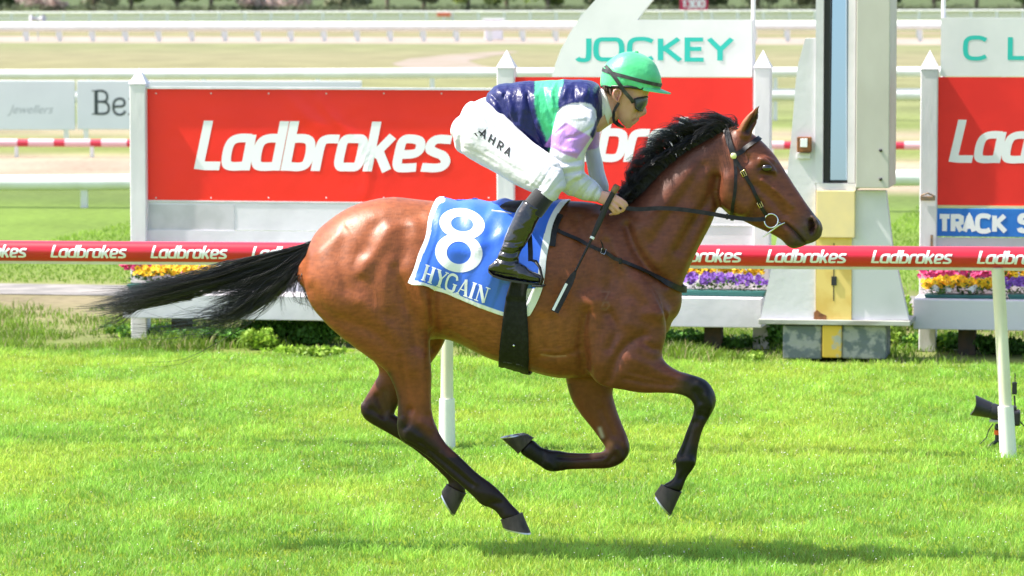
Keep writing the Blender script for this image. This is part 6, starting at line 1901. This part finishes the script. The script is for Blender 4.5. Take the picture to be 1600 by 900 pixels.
GLr, GRr = resample(gl_, 34), resample(gr_, 34)
vs, fs = [], []
cols_ = 11
near_rows = []
for j in range(34):
    row = []
    for i in range(cols_):
        u = i / (cols_ - 1); p = GLr[j] * (1 - u) + GRr[j] * u
        h, nn = None, None
        for k in range(10):
            h, nn = hproj(p[0], p[1] - k * 1.0)
            if h is not None and h.y < .05: break
        ridge = .004 * (abs(u - .5) > .3) + .002 * math.sin(j * 2.1) * (j > 28)
        row.append(h + nn * ((.026 if j < 8 else .016) + ridge))
    near_rows.append(row)
# under the belly: continue round to the far side
full = near_rows + [[Vector((q.x, q.y * k, q.z - .006 * (1 - k * k))) for q in near_rows[-1]] for k in (.5, 0, -.5)] + [[Vector((q.x, -q.y, q.z)) for q in r] for r in near_rows[::-1]]
for r in full: vs += r
for j in range(len(full) - 1):
    for i in range(cols_ - 1):
        k = j * cols_ + i; fs.append((k, k + 1, k + cols_ + 1, k + cols_))
mb = MB().add(vs, fs); o = part('girth', mb, M_web, th, smooth=50, recalc=True)
md = o.modifiers.new('s', 'SOLIDIFY'); md.thickness = .008; md.offset = 0
h, nn = hproj(804, 536); mb = MB(); mb.ball(h + nn * .022, .006, 7); part('stud', mb, M_steel, o, smooth=80)
mb = MB()
for x in (791, 798, 811, 819):
    h, nn = hproj(x, 562 + (x - 791) * .2); mb.box(h + Vector((-.011, -.026, -.012)), h + Vector((.011, -.012, .010)), .002)
part('girth_buckle', mb, M_black, o)
pts, nr = strap_px([(876, 338), (869, 352), (865, 368), (862, 386)], 0, .012, 14)
part('front_pad', ribbon(pts, nr, .026, .006), M_lea, th, smooth=60)
for s in (-1, 1):
    mb = MB(); q = [HF.at(x, y, s * yy) for x, y, yy in [(812, 330, .20), (824, 350, .285), (828, 372, .305), (829, 394, .312), (829, 408, .33)]]
    part('stirrup_leather', ribbon(q, [Vector((0, s, 0))] * 5, .022, .004), M_lea, th, smooth=60)
    pts_ = [(829, 406, .352), (838, 408, .335), (844, 418, .318), (847, 432, .312), (845, 443, .312), (843, 446, .335), (843, 446.5, .362), (843, 446, .392), (845, 443, .402), (847, 432, .402), (843, 418, .395), (836, 409, .375), (829, 406, .352)]
    mb = MB(); mb.tube([HF.at(x, y, s * yy) for x, y, yy in pts_], .0052, 8)
    st = part('stirrup', mb, M_lea, th, smooth=60)
    mb = MB(); a = HF.at(833, 446, s * .362); b = HF.at(851, 446, s * .362); mb.box((a.x, a.y - .042, a.z - .006), (b.x, a.y + .042, a.z + .004), .003); part('tread', mb, M_black, st)
# ---- breastplate
th = thing('breastplate', 'black leather breastplate strap running across the shoulder of the horse to its chest', 'strap', HF, (HF.at(960, 410, 0).x, 0, 1.0))
pts, nr = strap_px([(846, 349), (871, 361), (890, 370), (940, 392), (969, 407), (1007, 426), (1036, 440), (1052, 447), (1062, 452)], 0, .009, 44)
n = len(pts)
loop_p = pts + [Vector((pts[-1].x + .012, pts[-1].y * .5, pts[-1].z - .002)), Vector((pts[-1].x + .016, 0, pts[-1].z - .002)), Vector((pts[-1].x + .012, -pts[-1].y * .5, pts[-1].z - .002))]
mp_, mn_ = mirror(pts, nr)
loop_n = nr + [Vector((1, -.5, 0)), Vector((1, 0, 0)), Vector((1, .5, 0))] + mn_[::-1]
loop_p = loop_p + mp_[::-1]
wl = [.016 + .012 * max(0, (min(i, len(loop_p) - 1 - i) - 28) / 16) for i in range(len(loop_p))]
part('strap', ribbon(loop_p, loop_n, wl, .005), M_lea, th, smooth=60)
h, nn = hproj(942, 393); mb = MB(); e1 = Vector((1, 0, -.35)).normalized() * .010; e2 = e1.cross(nn).normalized() * .012; c = h + nn * .018
mb.tube([c - e1 - e2, c + e1 - e2, c + e1 + e2, c - e1 + e2, c - e1 - e2], .0022, 6); part('buckle', mb, M_steel, th, smooth=60)
mb = MB(); c2 = c + nn * .006; mb.tube([c2, c2 + Vector((-.004, -.006, .03)), c2 + Vector((-.012, -.014, .05))], [.004, .004, .0015], 6); part('strap_end', mb, M_lea, th, smooth=60)
h, nn = hproj(970, 408); mb = MB(); mb.box(h + nn * .012 + Vector((-.007, -.006, -.014)), h + nn * .012 + Vector((.007, .004, .014)), .002); part('keeper', mb, M_lea, th)
# ---- bridle
th = thing('bridle', 'black leather bridle with brass buckles and long reins on the horse', 'bridle', HF, (HF.at(1150, 300, 0).x, 0, 1.6))
BR = [('headpiece', [(1134, 200), (1138, 215), (1143, 230), (1147, 243)], .026), ('browband', [(1148, 243), (1160, 236), (1172, 228), (1180, 221), (1184, 218)], .022),
      ('cheekpiece', [(1148, 248), (1157, 262), (1164, 274), (1175, 294), (1186, 317), (1198, 336)], .016), ('throatlash', [(1149, 250), (1150, 275), (1148, 300), (1145, 326), (1144, 336)], .015)]
for nm, pl, w_ in BR:
    pts, nr = strap_px(pl, 0, .006, 20)
    part(nm, ribbon(pts, nr, w_, .004), M_lea, th, smooth=60)
    a, b = mirror(pts, nr)
    part(nm, ribbon(a, b, w_, .004), M_lea, th, smooth=60)
    if nm in ('headpiece', 'browband', 'throatlash'):
        e = pts[0] if nm == 'headpiece' else pts[-1]
        k = 5; up_ = Vector((0, 0, 1)) if nm == 'headpiece' else (Vector((.6, 0, .8)) if nm == 'browband' else Vector((0, 0, -1)))
        pp = [Vector((e.x, e.y * t, e.z)) + up_ * ((.004 if nm == 'browband' else .018) * (1 - t * t)) for t in np.linspace(1, -1, 7)]
        part(nm, ribbon(pp, [up_ + Vector((0, p.y * 5, 0)) for p in pp], w_, .004), M_lea, th, smooth=60)
for s in (1, -1):
    def P3(x, y, o=.010):
        h, nn = hproj(x, y); q = h + nn * o
        return (q, nn) if s == 1 else (Vector((q.x, -q.y, q.z)), Vector((nn.x, -nn.y, nn.z)))
    q, nn = P3(1147, 244, .012); mb = MB(); mb.ball(q, .0145, 8, (1, .45, 1)); part('rosette', mb, mat('brass_rosette', (.80, .78, .42), .3, .5, .3) if s == 1 else bpy.data.materials['brass_rosette'], th, smooth=80)
    for x, y in ((1162, 271.5), (1186, 318)):
        q, nn = P3(x, y, .013); e1 = Vector((.45, 0, -.9)) * .0125; e2 = e1.cross(nn).normalized() * .0095
        mb = MB(); mb.tube([q - e1 - e2, q + e1 - e2, q + e1 + e2, q - e1 + e2, q - e1 - e2], .0026, 8); mb.tube([q - e1, q + e1], .0016, 6); part('buckle', mb, M_brass, th, smooth=60)
    c = HF.at(1205, 345, -.068 * s); c.y = -.068 * s
    mb = MB(); mb.tube([c + Vector((math.cos(a) * .031, .004 * math.sin(a) * s, math.sin(a) * .031)) for a in np.linspace(0, 2 * math.pi, 30)], .0038, 8); part('bit_ring', mb, M_steel, th, smooth=80)
    a, b = HF.at(1191, 371, -.066 * s), HF.at(1216, 352.5, -.066 * s); mb = MB(); mb.tube([a, a.lerp(b, .5), b, HF.at(1226, 348, -.050 * s)], [.002, .0042, .0046, .003], 8); part('bit_cheek', mb, M_steel, th, smooth=80)
    mb = MB(); mb.tube([c + Vector((.028, 0, 0)), HF.at(1222, 350, -.045 * s), Vector((HF.at(1222, 350, 0).x, 0, HF.at(1222, 350, 0).z))], .005, 8); part('mouthpiece', mb, M_steel, th, smooth=80)
    rl = [(1196, 342, .072), (1180, 343, .082), (1158, 341.5, .098), (1133, 338, .112), (1105, 333, .124), (1075, 328.5, .138), (1050, 326, .150), (1025, 325.5, .160), (1000, 327, .168), (978, 325, .172), (960, 321, .168), (945, 322, .160), (940, 330, .155)]
    cc = catmull(rl, 4); pts = [HF.at(p[0], p[1], -p[2] * s) for p in cc]
    part('rein', ribbon(pts, [Vector((0, -s, .12))] * len(pts), .019, .004), M_lea, th, smooth=60)
    q = HF.at(1136, 338.5, -.117 * s); mb = MB(); mb.box(q + Vector((-.005, -.003, -.013)), q + Vector((.005, .005, .013)), .001); part('rein_keeper', mb, M_lea, th)
mb = MB()
# ---- whip
th = thing('whip', 'black riding whip with tan knob and white flap in the hand of the jockey', 'whip', HF, (HF.at(920, 400, 0).x, -.24, 1.0))
wp = [(965, 289, -.185), (958, 301, -.19), (946, 325, -.20), (935, 350, -.22), (926, 370, -.24), (912, 398, -.265), (899, 424, -.285), (883, 455, -.30), (867, 487, -.315)]
W = [HF.at(*p) for p in wp]
mb = MB(); mb.tube([W[1], W[2], W[3], W[4]], [.0115, .0125, .0135, .0095], 14); part('grip', mb, mat('rubber_grip', (.03, .028, .027), .75, .3, bump=.001, bscale=120), th, smooth=60)
mb = MB(); mb.tube([W[0], W[0].lerp(W[1], .25), W[1]], [.012, .0165, .0145], 14); part('knob', mb, mat('tan_knob', (.20, .12, .05), .5, .4, var=(.10, .06, .03), vscale=60), th, smooth=60)
mb = MB(); mb.tube([W[4], W[4].lerp(W[5], .12)], .0105, 12); part('collar', mb, M_num, th, smooth=60)
mb = MB(); mb.tube([W[4].lerp(W[5], .12), W[5], W[6]], [.0065, .0055, .005], 10); part('shaft', mb, M_lea, th, smooth=60)
mb = MB(); d = (W[8] - W[6]); nrm = Vector((0, -1, 0)); sd = d.normalized().cross(nrm).normalized()
pp = [W[6] + d * t for t in (0, .12, .3, .6, 1)]
part('flap', ribbon(pp, [nrm] * 5, [.012, .026, .034, .036, .036], .012), M_lea, th)
mb = MB(); sg_ = 1 if sd.x < 0 else -1
pp = [W[6] + d * t + sd * sg_ * .009 + Vector((0, -.0125, 0)) for t in (.32, .6, .98)]
part('flap_stripe', ribbon(pp, [nrm] * 3, .012, .0012), M_num, th)
# ================================================================== each loose piece a part of its own
KEEP = ('lettering', 'petals', 'leaves', 'flower_centres', 'crown', 'hedge', 'weed', 'mane', 'tail', 'hair', 'fetlock', 'grass', 'clover', 'trunk', 'body', 'number')
def islands(me):
    par = list(range(len(me.vertices)))
    def find(a):
        while par[a] != a:
            par[a] = par[par[a]]; a = par[a]
        return a
    for e in me.edges:
        a, b = find(e.vertices[0]), find(e.vertices[1])
        if a != b: par[a] = b
    out = {}
    for p in me.polygons: out.setdefault(find(p.vertices[0]), []).append(p.index)
    return list(out.values())
for o in [o for o in SC.objects if o.type == 'MESH' and o.parent is not None and not any(o.name.startswith(k) for k in KEEP) and len(o.data.vertices) < 6000]:
    isl = islands(o.data)
    if len(isl) < 2 or len(isl) > 14: continue
    isl.sort(key=len, reverse=True)
    src = o.data.copy()
    for n_i, keep in enumerate(isl):
        me = src.copy(); bm = bmesh.new(); bm.from_mesh(me); bm.faces.ensure_lookup_table()
        ks = set(keep)
        bmesh.ops.delete(bm, geom=[f for f in bm.faces if f.index not in ks], context='FACES')
        bm.to_mesh(me); bm.free(); me.name = o.name.split('.')[0]
        if n_i == 0: o.data = me
        else:
            c = o.copy(); c.data = me; COL.objects.link(c)
